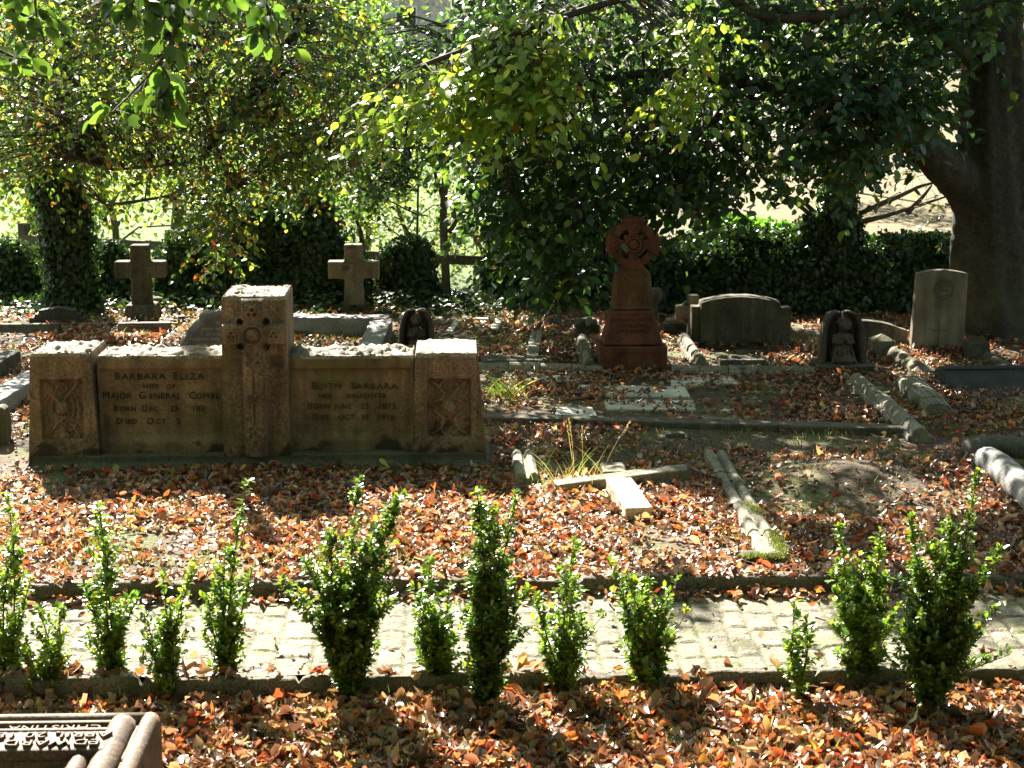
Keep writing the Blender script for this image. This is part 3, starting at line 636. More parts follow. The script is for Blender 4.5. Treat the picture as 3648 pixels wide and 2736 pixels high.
    nofoot([(x-wd*.6, Ya-.04), (x+wd*.6, Ya-.04), (x+wd*.6, Ya+.28), (x-wd*.6, Ya+.28)])
angel(1484, 1420, 1548, 1105, 1268, 'dark stone child angel with folded wings seen above the right half of the granite memorial', DARKST, False)
angel(3008, 2925, 3092, 1113, 1338, 'dark kneeling angel on a square plinth at the corner of the ribbed kerb', DARKST, True, 1)
# ------------------------------------------------------------------ red Celtic cross
Yc = G(2258, 1338)[1]
cc = thing('celtic_cross', (PX(2258, Yc), Yc, 0), 'tall red sandstone ringed cross with carved knotwork on a stepped tapering pedestal', 'cross')
xc = PX(2258, Yc); z_ = lambda py: P(2258, py, Yc)[2]; sc = (PX(2358, Yc)-xc)/100
D0 = .34
mb = MB(); mb.add(*box((xc, Yc+D0/2, -.02), (244*sc, D0, z_(1237)+.02))); pl = bevel(mb.build('plinth', TERRA, cc), .010)
fr = MB()
for (a_, b_, c_, d_) in ((-82, 82, 1252, 1257), (-82, 82, 1330, 1335), (-82, -77, 1257, 1330), (77, 82, 1257, 1330)):
    V, F = prism([(xc+a_*sc, z_(d_)), (xc+b_*sc, z_(d_)), (xc+b_*sc, z_(c_)), (xc+a_*sc, z_(c_))], Yc-.006, Yc+.02); fr.add(V, F)
fr.build('panel_frame', TERRA, pl)
# pedestal tapering
def frus(w0, w1, d0, d1, z0, z1, yc): 
    V = []
    for wq, dq, zq in ((w0, d0, z0), (w1, d1, z1)):
        for a_, b_ in ((-1, -1), (1, -1), (1, 1), (-1, 1)): V.append([xc+a_*wq/2, yc+b_*dq/2, zq])
    return np.array(V), [(3, 2, 1, 0), (4, 5, 6, 7), (0, 1, 5, 4), (1, 2, 6, 5), (2, 3, 7, 6), (3, 0, 4, 7)]
mb = MB(); mb.add(*frus(214*sc, 148*sc, D0-.06, D0-.13, z_(1236)+.004, z_(1112), Yc+D0/2)); pd = bevel(mb.build('pedestal', TERRA, cc), .014, 3, wear=.002)
REDL = stone('cut_red_letters', (.05, .015, .01), (.09, .03, .02), 60, .1); zz0, zz1 = z_(1236), z_(1112)
for s_, py_ in (('FOR', 1128), ('OF SUCH IS THE', 1146), ('KINGDOM', 1166), ('OF HEAVEN', 1185)):
    zq = z_(py_+4); k = (zq-zz0)/(zz1-zz0); yq = Yc+.03+.035*k-.0015
    mb = MB(); mb.add(*text(s_, .034, (xc-2*sc, yq, zq), LEAD, pd, spacing=1.1, xs=1.1, up=(0, .13, .99))); mb.build('lettering', REDL, pd)
# shaft with rounded shoulders
ysh = Yc+.07; dsh = D0-.15
sp = [(-68, 1110), (68, 1110), (70, 1060), (66, 1010), (58, 975), (46, 966), (30, 962), (-30, 962), (-46, 966), (-58, 975), (-66, 1010), (-70, 1060)]
mb = MB(); mb.add(*prism([(xc+(a_-1)*sc, z_(b_)) for a_, b_ in sp], ysh, ysh+dsh)); sh = bevel(mb.build('shaft', TERRB, cc), .010, 3)
def ribs(strokes, y, r, m, parent, nm='knotwork'):
    mb = MB()
    for st in strokes:
        pts = [(xc+a_*sc, y, z_(b_)) for a_, b_ in st]; mb.add(*tube(smooth_path(pts, 4), r, 6))
    return mb.build(nm, m, parent, True)
ribs([[(-50, 1095), (-54, 1060), (-44, 1030), (-54, 1000), (-40, 980)], [(50, 1095), (54, 1060), (44, 1030), (54, 1000), (40, 980)],
      [(-40, 980), (-20, 1000), (-14, 1030), (-22, 1060), (-46, 1085)], [(40, 980), (20, 1000), (14, 1030), (22, 1060), (46, 1085)],
      [(-46, 1085), (-20, 1092), (20, 1078), (46, 1092)], [(-30, 975), (0, 985), (30, 975)], [(-20, 1030), (-36, 1050), (-20, 1066)], [(20, 1030), (36, 1050), (20, 1066)]], ysh, .005, TERRB, sh)
# ringed head
hc = 876
def arm(rot):
    p_ = [(-13, 30), (-20, 50), (-34, 78), (-44, 84), (-30, 92), (0, 95), (30, 92), (44, 84), (34, 78), (20, 50), (13, 30)]
    if rot == 2: p_ = [(-13, 30), (-20, 50), (-34, 75), (-43, 92), (43, 92), (34, 75), (20, 50), (13, 30)]
    c_, s_ = [(1, 0), (0, 1), (-1, 0), (0, -1)][rot]
    return [(x_*c_+y_*s_, -x_*s_+y_*c_) for x_, y_ in p_]
mb = MB()
for r_ in range(4):
    pp = [(xc+(a_-1)*sc, z_(hc)+b_*sc) for a_, b_ in arm(r_)][::-1]
    mb.add(*prism(pp, ysh-.005, ysh+dsh*.75))
mb.add(*prism([(xc+(a_-1)*sc, z_(hc)+b_*sc) for a_, b_ in [(-34, -34), (34, -34), (34, 34), (-34, 34)]], ysh+.001, ysh+dsh*.74))
hd = bevel(mb.build('cross_head', TERRA, cc), .008)
n = 48; V = []; F = []
for i in range(n):
    a_ = 2*math.pi*i/n
    for r_, y_ in ((56, .012), (82, .012), (82, dsh*.65), (56, dsh*.65)): V.append((xc+(math.cos(a_)*r_-1)*sc, ysh+y_, z_(hc)+math.sin(a_)*r_*sc))
for i in range(n):
    for j in range(4): F.append((i*4+j, i*4+(j+1) % 4, ((i+1) % n)*4+(j+1) % 4, ((i+1) % n)*4+j))
mb = MB(); mb.add(V, F); bevel(mb.build('ring', TERRA, cc), .006)
mb = MB(); ring = [(xc-sc+math.cos(a_)*25*sc, ysh-.006, z_(hc)+math.sin(a_)*25*sc) for a_ in np.linspace(0, 2*math.pi, 25)]; mb.add(*tube(ring, .009, 8, cap=False))
bm = bmesh.new(); bmesh.ops.create_uvsphere(bm, u_segments=20, v_segments=10, radius=1)
Vb = np.array([v.co[:] for v in bm.verts])*[17*sc, .018, 17*sc]+[xc-sc, ysh-.004, z_(hc)]; Fb = [tuple(v.index for v in f.verts) for f in bm.faces]; bm.free(); mb.add(Vb, Fb)
mb.build('boss', TERRA, hd, True)
kn = []
for c_, s_ in ((1, 0), (0, 1), (-1, 0), (0, -1)):
    for st in ([(-8, 36), (-16, 56), (-30, 80), (0, 86), (30, 80), (16, 56), (8, 36)], [(-16, 70), (0, 55), (16, 70), (0, 80), (-16, 70)]):
        kn.append([(x_*c_+y_*s_-1, hc-(-x_*s_+y_*c_)) for x_, y_ in st])
ribs(kn, ysh-.006, .004, TERRA, hd)
nofoot([(xc-124*sc, Yc), (xc+124*sc, Yc), (xc+124*sc, Yc+D0), (xc-124*sc, Yc+D0)])
# kerb set round the Celtic cross grave
Yfk = G(2500, 1552)[1]; Ybk = G(2500, 1312)[1]
gk = thing('grave_kerb', (*G(2600, 1450)[:2], 0), 'large ribbed stone kerb framing the grave in front of the red Celtic cross', 'grave kerb')
def ribbed(a, b2, wd, h, m, name, parent, segs, z0=-.02, gap=.006, prof=None):
    a = np.array(a[:2], float); b2 = np.array(b2[:2], float); L = np.linalg.norm(b2-a); d = (b2-a)/L; nr = np.array([-d[1], d[0]])
    prof = prof or [(-.5, 0), (-.5, .5), (-.46, .62), (-.40, .66), (-.36, .62), (-.26, .86), (-.14, .96), (0, 1), (.14, .96), (.26, .86), (.36, .62), (.40, .66), (.46, .62), (.5, .5), (.5, 0)]
    mb = MB(); cuts = np.linspace(0, L, segs+1)
    for s_, e_ in zip(cuts[:-1], cuts[1:]):
        jz = random.uniform(-.006, .006); ja = random.uniform(-.004, .004); V = []
        for tt in (s_+gap/2, s_+gap/2+.006, e_-gap/2-.006, e_-gap/2):
            shr = .94 if tt in (s_+gap/2, e_-gap/2) else 1
            for (u, v) in prof: q = a+d*tt+nr*(u*wd*shr+ja); V.append([q[0], q[1], z0+jz+v*(h-z0)*(.97 if shr < 1 else 1)])
        k = len(prof); F = [(i*k+j, (i+1)*k+j, (i+1)*k+j+1, i*k+j+1) for i in range(3) for j in range(k-1)] + [tuple(range(k)), tuple(range(4*k-1, 3*k-1, -1))]
        mb.add(V, F)
    q = nr*wd/2; nofoot([a-q, b2-q, b2+q, a+q])
    o = mb.build(name, m, parent)
    for p_ in o.data.polygons: p_.use_smooth = False
    return o
zk = .11
bar(G(1690, 1508, .02), G(3290, 1536, .05), .13, -.02, .075, LIMED, 'front_bar', gk, .004, 140)
ribbed(G(3050, 1352, .07), G(3280, 1552, .07), .15, .125, KERB, 'right_bar', gk, 7)
ribbed(G(1700, 1312, .04), G(2150, 1318, .04), .15, .085, KERB, 'back_bar', gk, 4)
ribbed(G(2390, 1322, .04), G(2900, 1326, .04), .15, .085, KERB, 'back_bar', gk, 5)
def block_on(px0, px1, pyt, pyb, m, label, name='stone_block', dep=.16, cat='stone', grp=None):
    Yb = G((px0+px1)/2, pyb)[1]; t_ = thing(name, (PX((px0+px1)/2, Yb), Yb, 0), label, cat, grp)
    bx(px0, px1, Yb, m, t_, 'block', -.02, P((px0+px1)/2, pyt, Yb)[2], dep, bev=.008, pyref=pyb); foot(px0, px1, Yb, dep, pyb); return t_
block_on(1715, 1948, 1283, 1332, LIMED, 'long grey block lying over the back kerb to the left of the Celtic cross', dep=.2, grp='long blocks on the back kerb')
block_on(2565, 2730, 1282, 1325, LIMED, 'grey block lying over the back kerb to the right of the Celtic cross', dep=.2, grp='long blocks on the back kerb')
def slab(pts, z0, z1, m, label, name='fallen_slab', cat='slab', grp='pale slabs among the husks'):
    W = [G(a_, b_, z1) for a_, b_ in pts]; c = np.mean(W, 0); t_ = thing(name, (c[0], c[1], 0), label, cat, grp)
    n = len(W); V = [[p[0], p[1], z0] for p in W]+[[p[0], p[1], z1] for p in W]
    mb = MB(); mb.add(V, [tuple(range(n-1, -1, -1)), tuple(range(n, 2*n))]+[(i, (i+1) % n, (i+1) % n+n, i+n) for i in range(n)])
    bevel(mb.build('stone', m, t_), .006); return t_
slab([(2085, 1408), (2460, 1412), (2440, 1376), (2068, 1370)], .0, .055, PALE, 'broad pale slab lying flat just in front of the Celtic cross')
slab([(2160, 1455), (2480, 1458), (2470, 1424), (2150, 1422)], .0, .05, PALE, 'narrow pale slab lying below the broad one in front of the Celtic cross')
slab([(1975, 1482), (2130, 1482), (2110, 1450), (1985, 1448)], .0, .055, PALE, 'short pale slab half covered in husks, left of the narrow slab')
slab([(1868, 1357), (2075, 1357), (2080, 1338), (1880, 1336)], .0, .05, PALE, 'shaded pale slab left of the Celtic cross plinth')
slab([(2390, 1372), (2640, 1366), (2600, 1336), (2390, 1338)], .0, .05, PALE, 'shaded pale slab right of the Celtic cross plinth')
# grave behind the Celtic cross: rails and round vases
gk2 = thing('grave_kerb', (*G(2280, 1240)[:2], 0), 'cracked rounded kerb rails leading back from both sides of the Celtic cross', 'grave kerb')
ribbed(G(2070, 1205, .08), G(2100, 1292, .08), .12, .12, KERB, 'left_rail', gk2, 4)
ribbed(G(2435, 1200, .08), G(2500, 1290, .08), .12, .12, KERB, 'right_rail', gk2, 4)
for px0, lab in ((2095, 'round-topped corner post at the back left of the Celtic cross'), (2408, 'round-topped corner post at the back right of the Celtic cross')):
    Yv = G(px0, 1205)[1]; x = PX(px0, Yv); t_ = thing('kerb_corner_post', (x, Yv, 0), lab, 'grave post', 'corner posts behind the Celtic cross')
    mb = MB(); mb.add(*box((x, Yv+.08, -.02), (.19, .16, .135))); o = bevel(mb.build('block', LIMED, t_), .012)
    mb = MB(); mb.add(*tube([(x, Yv+.08, .11), (x, Yv+.08, .135), (x, Yv+.08, .15), (x, Yv+.08, .152)], [.075, .075, .066, .045], 20)); mb.build('round_cap', KERB, o, True)
    nofoot([(x-.1, Yv-.03), (x+.1, Yv-.03), (x+.1, Yv+.2), (x-.1, Yv+.2)])
block_on(2020, 2108, 1140, 1160, LIMED, 'small grey plaque lying in the grass left of the Celtic cross shaft', 'stone_plaque', .1)
block_on(2345, 2372, 1120, 1165, LIMED, 'narrow square stone standing right of the Celtic cross pedestal', 'stone_block', .1)
block_on(1545, 1590, 1150, 1172, GRANP, 'small green block right of the child angel', 'stone_block', .1)
# pale kerb set behind, centre
t_ = thing('grave_kerb', (*G(1680, 1165)[:2], 0), 'small pale kerb rectangle filled with dry grass behind the right pier', 'grave kerb')
bar(G(1638, 1142, .04), G(1782, 1142, .04), .06, -.02, .06, PALE, 'back_bar', t_, .003, 20); bar(G(1630, 1146, .04), G(1600, 1186, .04), .05, -.02, .055, PALE, 'left_bar', t_, .003, 16); bar(G(1778, 1148, .04), G(1758, 1184, .04), .06, -.02, .07, PALE, 'right_bar', t_, .003, 16)
t_ = thing('grave_kerb', (*G(1900, 1250)[:2], 0), 'short grey kerb rail running back from the long block left of the Celtic cross', 'grave kerb')
bar(G(1912, 1195, .04), G(1895, 1290, .04), .09, -.02, .075, KERB, 'rail', t_, .006, 30)
# wide arched headstone
Yw2 = G(2650, 1246)[1]
t_ = thing('headstone', (PX(2650, Yw2), Yw2, 0), 'wide shaded headstone with a low curved top and square shoulders, right of the Celtic cross', 'headstone')
pts = [(2466, 1240), (2466, 1094), (2494, 1094), (2496, 1075)] + [(2496+(2778-2496)*k/10, 1075-31*math.sin(math.pi*(.12+.76*k/10))/1.0+10) for k in range(1, 10)] + [(2778, 1075), (2780, 1098), (2820, 1098), (2820, 1240)]
poly = [(PX(a_, Yw2), max(-.02, P(a_, b_, Yw2)[2])) for a_, b_ in pts][::-1]
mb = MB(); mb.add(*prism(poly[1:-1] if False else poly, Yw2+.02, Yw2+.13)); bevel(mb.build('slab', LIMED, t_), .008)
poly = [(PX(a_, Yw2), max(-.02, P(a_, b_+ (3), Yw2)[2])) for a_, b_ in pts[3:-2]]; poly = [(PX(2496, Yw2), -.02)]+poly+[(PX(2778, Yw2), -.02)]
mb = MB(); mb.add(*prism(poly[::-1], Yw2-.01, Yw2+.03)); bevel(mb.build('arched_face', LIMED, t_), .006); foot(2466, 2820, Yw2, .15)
# small broken ringed cross behind
Yb2 = Yw2+.35
t_ = thing('celtic_cross', (PX(2440, Yb2), Yb2, 0), 'small mossy ringed cross half hidden behind the wide arched headstone', 'cross')
xq = PX(2470, Yb2); s2 = (PX(2570, Yb2)-xq)/100; z2 = lambda py: P(2470, py, Yb2)[2]
mb = MB(); mb.add(*prism([(xq+a_*s2, z2(b_)) for a_, b_ in [(-18, 1220), (18, 1220), (18, 1138), (62, 1138), (62, 1090), (18, 1090), (18, 1052), (-18, 1052), (-18, 1090), (-62, 1090), (-62, 1138), (-18, 1138)]], Yb2, Yb2+.09)); bevel(mb.build('cross', LIME, t_), .008)
rg = [(xq+math.cos(a_)*38*s2, Yb2+.045, z2(1114)+math.sin(a_)*38*s2) for a_ in np.linspace(0, 2*math.pi, 29)]; mb = MB(); mb.add(*tube(rg, .022, 8, cap=False)); mb.build('ring', LIME, t_, True)
# dark rounded urn-like stone behind celtic shaft
Yb3 = G(2330, 1150)[1]; t_ = thing('urn', (PX(2335, Yb3), Yb3, 0), 'mossy stone urn on a stem just behind the right side of the Celtic cross shaft', 'urn')
xq = PX(2333, Yb3); z3 = lambda py: P(2333, py, Yb3)[2]; s3 = (PX(2433, Yb3)-xq)/100
mb = MB(); mb.add(*tube([(xq, Yb3, 0), (xq, Yb3, z3(1130)), (xq, Yb3, z3(1120)), (xq, Yb3, z3(1085)), (xq, Yb3, z3(1075)), (xq, Yb3, z3(1060)), (xq, Yb3, z3(1040)), (xq, Yb3, z3(1028)), (xq, Yb3, z3(1024))], np.array([18, 18, 12, 10, 20, 26, 26, 20, 8])*s3, 16)); mb.build('urn_body', GRANP, t_, True)
# low arched headstone behind the right angel
Y4 = G(3080, 1248)[1]+.05
t_ = thing('headstone', (PX(3080, Y4), Y4, 0), 'low arched headstone between the kneeling angel and the white war grave', 'headstone')
pts = [(2942, 1240), (2942, 1172), (2964, 1168)]+[(2964+(3210-2964)*k/10, 1168-24*math.sin(math.pi*k/10)*1.0) for k in range(1, 10)]+[(3212, 1172), (3238, 1178), (3238, 1240)]
mb = MB(); mb.add(*prism([(PX(a_, Y4), max(-.02, P(a_, b_, Y4)[2])) for a_, b_ in pts][::-1], Y4, Y4+.11)); bevel(mb.build('slab', LIMED, t_), .008); foot(2942, 3238, Y4, .12)
# war grave headstone
Y5 = G(3350, 1258)[1]
t_ = thing('war_grave_headstone', (PX(3352, Y5), Y5, 0), 'tall pale headstone with round carved badge and long cross, in front of the beech trunk', 'headstone')
pts = [(3252, 1262), (3264, 975)]+[(3264+(3444-3264)*k/12, 975-12*math.sin(math.pi*k/12)) for k in range(1, 12)]+[(3444, 975), (3440, 1262)]
mb = MB(); mb.add(*prism([(PX(a_, Y5, 1100), max(-.02, P(a_, b_, Y5)[2])) for a_, b_ in pts][::-1], Y5, Y5+.085)); sl_ = bevel(mb.build('slab', WAR, t_), .007, wear=.0012)
WARSHADE = stone('groove_shade_stone', (.12, .10, .07), (.17, .145, .10), 50, .1)  # same stone made darker: shade of the cut grooves put into the colour
mb = MB(); k5 = (PX(3452, Y5)-PX(3352, Y5))/100; xb = PX(3356, Y5); zb5 = P(3356, 1030, Y5)[2]
for rr in (36, 29): mb.add(*tube([(xb+math.cos(a_)*rr*k5, Y5-.003, zb5+math.sin(a_)*rr*k5) for a_ in np.linspace(R(-60) if rr == 29 else 0, R(240) if rr == 29 else 2*math.pi, 33)], .0035, 6, cap=False))
for st in ([(-18, -8), (18, -8)], [(-14, -2), (-14, 10), (14, 10), (14, -2), (-14, -2)], [(-10, 16), (0, 28), (10, 16)], [(-22, -20), (0, -26), (22, -20)], [(0, 10), (0, 30)], [(-20, 4), (-24, 14)], [(20, 4), (24, 14)]):
    mb.add(*tube([(xb+a_*k5, Y5-.003, zb5+b_*k5) for a_, b_ in st], .003, 6))
mb.build('badge', WARSHADE, sl_)
mb = MB(); xb = PX(3346, Y5); V, F = prism([(xb-.006, P(3346, 1245, Y5)[2]), (xb+.006, P(3346, 1245, Y5)[2]), (xb+.006, P(3346, 1142, Y5)[2]), (xb-.006, P(3346, 1142, Y5)[2])], Y5-.002, Y5+.004); mb.add(V, F)
zz = P(3346, 1176, Y5)[2]; V, F = prism([(xb-.06, zz-.005), (xb+.06, zz-.005), (xb+.06, zz+.005), (xb-.06, zz+.005)], Y5-.0045, Y5+.003); mb.add(V, F); mb.build('carved_cross', WARSHADE, sl_); foot(3256, 3444, Y5, .1)
# pyramid-topped corner posts and their rails, right
def ppost(px0, pyt, pyb, wpx, label, m=LIME):
    Yp_ = G(px0, pyb)[1]; k_ = (PX(px0+100, Yp_)-PX(px0, Yp_))/100; wd = wpx*k_; x = PX(px0, Yp_); zt = P(px0, pyt, Yp_+wd/2)[2]
    t_ = thing('kerb_corner_post', (x, Yp_, 0), label, 'grave post', 'pyramid-topped kerb posts on the right'); zs = max(.02, zt-.045)
    mb = MB(); mb.add(*box((x, Yp_+wd/2, -.03), (wd, wd, zs+.03))); o = bevel(mb.build('post', m, t_), .004)
    V = np.array([(x-wd/2, Yp_, zs), (x+wd/2, Yp_, zs), (x+wd/2, Yp_+wd, zs), (x-wd/2, Yp_+wd, zs), (x, Yp_+wd/2, zt)]); mb = MB(); mb.add(V, [(0, 1, 4), (1, 2, 4), (2, 3, 4), (3, 0, 4), (3, 2, 1, 0)]); mb.build('pyramid_cap', m, o)
    nofoot([(x-wd/2, Yp_-.02), (x+wd/2, Yp_-.02), (x+wd/2, Yp_+wd), (x-wd/2, Yp_+wd)]); return x, Yp_
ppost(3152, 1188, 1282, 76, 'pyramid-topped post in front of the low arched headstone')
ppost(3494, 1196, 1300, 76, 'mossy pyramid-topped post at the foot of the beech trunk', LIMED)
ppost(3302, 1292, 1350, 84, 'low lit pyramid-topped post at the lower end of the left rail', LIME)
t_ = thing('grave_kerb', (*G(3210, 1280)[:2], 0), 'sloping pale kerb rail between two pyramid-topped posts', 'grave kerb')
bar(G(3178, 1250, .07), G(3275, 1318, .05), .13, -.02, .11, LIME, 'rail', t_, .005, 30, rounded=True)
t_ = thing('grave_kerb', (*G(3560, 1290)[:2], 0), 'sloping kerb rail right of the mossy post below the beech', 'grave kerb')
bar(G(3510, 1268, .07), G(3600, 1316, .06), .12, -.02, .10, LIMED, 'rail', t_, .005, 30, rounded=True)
t_ = thing('grave_kerb', (*G(3290, 1410)[:2], 0), 'cracked ribbed kerb rail lying in the leaves between the angel and the dark slab', 'grave kerb')
ribbed(G(3238, 1352, .09), G(3345, 1478, .05), .17, .13, KERB, 'rail', t_, 5, prof=[(-.5, 0), (-.5, .7), (-.42, .9), (-.3, .94), (-.28, .88), (-.24, .96), (-.05, 1), (-.03, .93), (.0, 1), (.2, .97), (.22, .9), (.26, .95), (.42, .88), (.5, .7), (.5, 0)])
# dark propped slab
Y6 = G(3500, 1412)[1]
t_ = thing('leaning_slab', (PX(3500, Y6), Y6, 0), 'dark mossy stone slab with lipped edge lying propped at the right edge', 'slab')
zt = P(3500, 1312, Y6+.28)[2]
W = [(PX(3378, Y6), Y6, .0), (PX(3640, Y6), Y6+.02, .0), (PX(3760, Y6), Y6+.14, .0)]
x0, x1 = PX(3352, Y6+.2), PX(3700, Y6+.2)
V = np.array([[x0+.06, Y6, .01], [x1, Y6-.02, .01], [x1+.05, Y6+.34, zt], [x0, Y6+.3, zt]]); nn = unit(np.cross(V[1]-V[0], V[3]-V[0])); Vb = V-nn*.06
mb = MB(); mb.add(np.vstack([Vb, V]), [(3, 2, 1, 0), (4, 5, 6, 7), (0, 1, 5, 4), (1, 2, 6, 5), (2, 3, 7, 6), (3, 0, 4, 7)]); o = bevel(mb.build('slab', SLATE, t_), .008)
mb = MB(); rimp = [V[0]*.97+V[2]*.03, V[3]*.98+V[1]*.02, V[2]]; mb.add(*tube([V[0]+nn*.0+[.02, .02, .01], V[3]+[.03, -.02, .0], V[2]+[0, -.03, 0]], .018, 8)); mb.build('raised_rim', SLATE, o, True)
nofoot([V[0]-.02, V[1], V[2], V[3]])
block_on(3616, 3648+60, 1470, 1520, LIME, 'end of a pale block at the right edge among the leaves', 'stone_block', .1) if False else None
# big round kerb at right edge
t_ = thing('grave_kerb', (*G(3570, 1680)[:2], 0), 'thick rounded granite kerb curving into the frame at the right edge', 'grave kerb')
pth = [G(3450, 1612, .06), G(3560, 1596, .07), G(3720, 1612, .07), G(3900, 1640, .07)]
mb = MB(); mb.add(*tube(smooth_path(pth, 6), .075, 12)); roughen(mb.build('moss_covered_arm', GRANP, t_, True), .02)
pth = [G(3510, 1640, .06), G(3560, 1670, .07), G(3640, 1740, .07), G(3740, 1830, .07)]
mb = MB(); mb.add(*tube(smooth_path(pth, 8), [.05]+[.085]*24, 14)); roughen(mb.build('front_arm', GREYG, t_, True), .012)
nofoot([G(3440, 1640), G(3700, 1640), G(3700, 1800), G(3600, 1760)])
# left edge kerbs
t_ = thing('grave_kerb', (*G(60, 1400)[:2], 0), 'grey kerb rail running towards the left end of the granite memorial', 'grave kerb')
bar(G(140, 1350, .08), G(-60, 1470, .08), .16, -.02, .14, GREYG, 'rail', t_, .010, 50)
t_ = thing('grave_kerb', (*G(10, 1300)[:2], 0), 'dark mossy kerb end at the left edge above the grey rail', 'grave kerb')
bar(G(40, 1275, .08), G(-60, 1330, .08), .14, -.02, .13, GRANP, 'rail', t_, .010, 30)
Y7 = G(0, 1600)[1]; t_ = thing('leaning_stone', (PX(0, Y7), Y7, 0), 'mossy upright stone cut by the left edge beside the memorial', 'stone')
mb = MB(); mb.add(*prism([(PX(a_, Y7, 1500), P(a_, b_, Y7)[2]) for a_, b_ in [(-70, 1620), (20, 1606), (24, 1500), (18, 1460), (2, 1450), (-70, 1470)]], Y7, Y7+.12)); bevel(mb.build('stone', LIMED, t_), .012)
# ------------------------------------------------------------------ fallen cross and its grave
zt = .155
fx = thing('fallen_cross', (*G(2210, 1720)[:2], 0), 'plain stone cross fallen flat on a leaf-covered grave, its shaft brightly sunlit', 'cross')
def flat(pts, z1, z0, name, m, parent, dz=None):
    W = [G(a_, b_, (z1 if dz is None else dz[i])) for i, (a_, b_) in enumerate(pts)]; n = len(W)
    V = [[p[0], p[1], p[2]-(z1-z0)] for p in W]+[list(p) for p in W]; mb = MB()
    mb.add(V, [tuple(range(n-1, -1, -1)), tuple(range(n, 2*n))]+[(i, (i+1) % n, (i+1) % n+n, i+n) for i in range(n)]); nofoot(V[:n])
    return bevel(mb.build(name, m, parent), .006)
flat([(1975, 1712), (2010, 1698), (2110, 1692), (2180, 1684), (2258, 1682), (2350, 1668), (2430, 1652), (2450, 1660), (2452, 1688), (2264, 1690), (2160, 1702), (2000, 1738)][::1], .135, .03, 'cross_arms', LIME, fx) if False else None
# arms: a long bar; shaft: two pieces
def orient_bar(p0, p1, wd, z0, z1, name, m, parent, th):
    p0 = np.array([*p0[:2], z0]); p1 = np.array([*p1[:2], z1]); d = unit(p1-p0); s_ = unit(np.cross(d, [0, 0, 1])); u = np.cross(s_, d)
    V = [p+s_*a_*wd/2-u*b_ for p in (p0, p1) for a_, b_ in ((-1, th), (1, th), (1, 0), (-1, 0))]
    mb = MB(); mb.add(V, [(3, 2, 1, 0), (4, 5, 6, 7), (0, 1, 5, 4), (1, 2, 6, 5), (2, 3, 7, 6), (3, 0, 4, 7)]); nofoot([V[0][:2], V[1][:2], V[5][:2], V[4][:2]]); return bevel(mb.build(name, m, parent), .010, wear=.016)
orient_bar(G(1978, 1718, .075), G(2452, 1664, .105), .115, .075, .11, 'cross_arms', LIME, fx, .10)
orient_bar(G(2205, 1698, .11), G(2278, 1806, .095), .138, .108, .093, 'shaft', CREAM_LIT, fx, .10)
orient_bar(G(2178, 1640, .09), G(2192, 1682, .09), .130, .08, .095, 'cross_top', LIME, fx, .10)
gk3 = thing('grave_kerb', (*G(2600, 1800)[:2], 0), 'mossy ribbed kerb beside the fallen cross, its near corner bright green with moss', 'grave kerb')
two = [(-.5, 0), (-.5, .6), (-.45, .85), (-.3, 1), (-.12, .95), (-.02, .72), (.06, .72), (.14, .95), (.3, 1), (.45, .85), (.5, .6), (.5, 0)]
rb = ribbed(G(2545, 1612, .06), G(2762, 1978, .08), .13, .085, KERB, 'right_rail', gk3, 5, prof=two)
ribbed(G(1862, 1615, .07), G(1880, 1700, .07), .13, .10, KERB, 'left_rail', gk3, 2, prof=two)
bar(G(2640, 1985, .05), G(2800, 1988, .05), .09, -.02, .07, GRANP, 'front_corner', gk3, .006, 24)
# moss cushions on the kerb corner
lb = LB(); n = 5200
pp = []
for a_, b_, w_, q_, top_ in ((G(2660, 1980, .075), G(2790, 1980, .075), .025, 1300, .075), (G(2790, 1965, .09), G(2745, 1890, .09), .03, 900, .09), (G(2715, 1830, .09), G(2660, 1790, .09), .03, 500, .088)):
    t01 = rng.random(q_); p = a_[None]*(1-t01[:, None])+b_[None]*t01[:, None]; p[:, :2] += rng.normal(0, w_*.6, (q_, 2)); p[:, 2] = top_-.006+rng.random(q_)*.006; pp.append(p)
pp = np.concatenate(pp); n = len(pp); up_ = unit(rng.normal(0, .5, (n, 3))+[0, 0, 1])
lb.add(*leaf_mesh(pp, up_, rdir(n), rng.uniform(.008, .018, n), .004, T4, F4, 0, 0, pick([(.09, .12, .025), (.15, .18, .04), (.06, .08, .02)], [1, 1, 1], n)))
lb.build('moss_cushion', GRASSL, rb)
# small stones, pots
block_on(2372, 2440, 1544, 1586, GRANP, 'small dark rectangular stone half buried above the fallen cross', 'stone_block', .08)
Yv = G(1775, 1572)[1]; vz = thing('flower_pot', (PX(1775, Yv), Yv, 0), 'brown pot tipped over against the right end of the granite memorial', 'pot')
a_ = P(1760, 1535, Yv); b_ = P(1792, 1572, Yv-.02); mb = MB(); mb.add(*tube([a_, a_*.5+b_*.5, b_, b_+(b_-a_)*.08], [.042, .046, .05, .053], 16)); mb.build('pot_body', stone('old_pot', (.10, .075, .05), (.17, .13, .09), 20, .2), vz, True)
def stick(pts, r, label, name='stick', m=TWIG, cat='stick', br=()):
    t_ = thing(name, pts[0], label, cat); q = smooth_path(pts, 5); mb = MB(); mb.add(*tube(q, np.linspace(r, r*.45, len(q)), 6))
    o = mb.build('stem', m, t_, True)
    for b_ in br: mb = MB(); q = smooth_path(b_, 4); mb.add(*tube(q, np.linspace(r*.6, r*.25, len(q)), 5)); mb.build('side_twig', m, t_, True)
stick([G(2450, 1662, .12), G(2520, 1694, .10), G(2600, 1712, .06), G(2685, 1722, .05)], .007, 'thin fallen twig lying from the cross arm over the ribbed kerb', br=[[G(2520, 1694, .10), G(2560, 1680, .10), G(2600, 1684, .07)]])
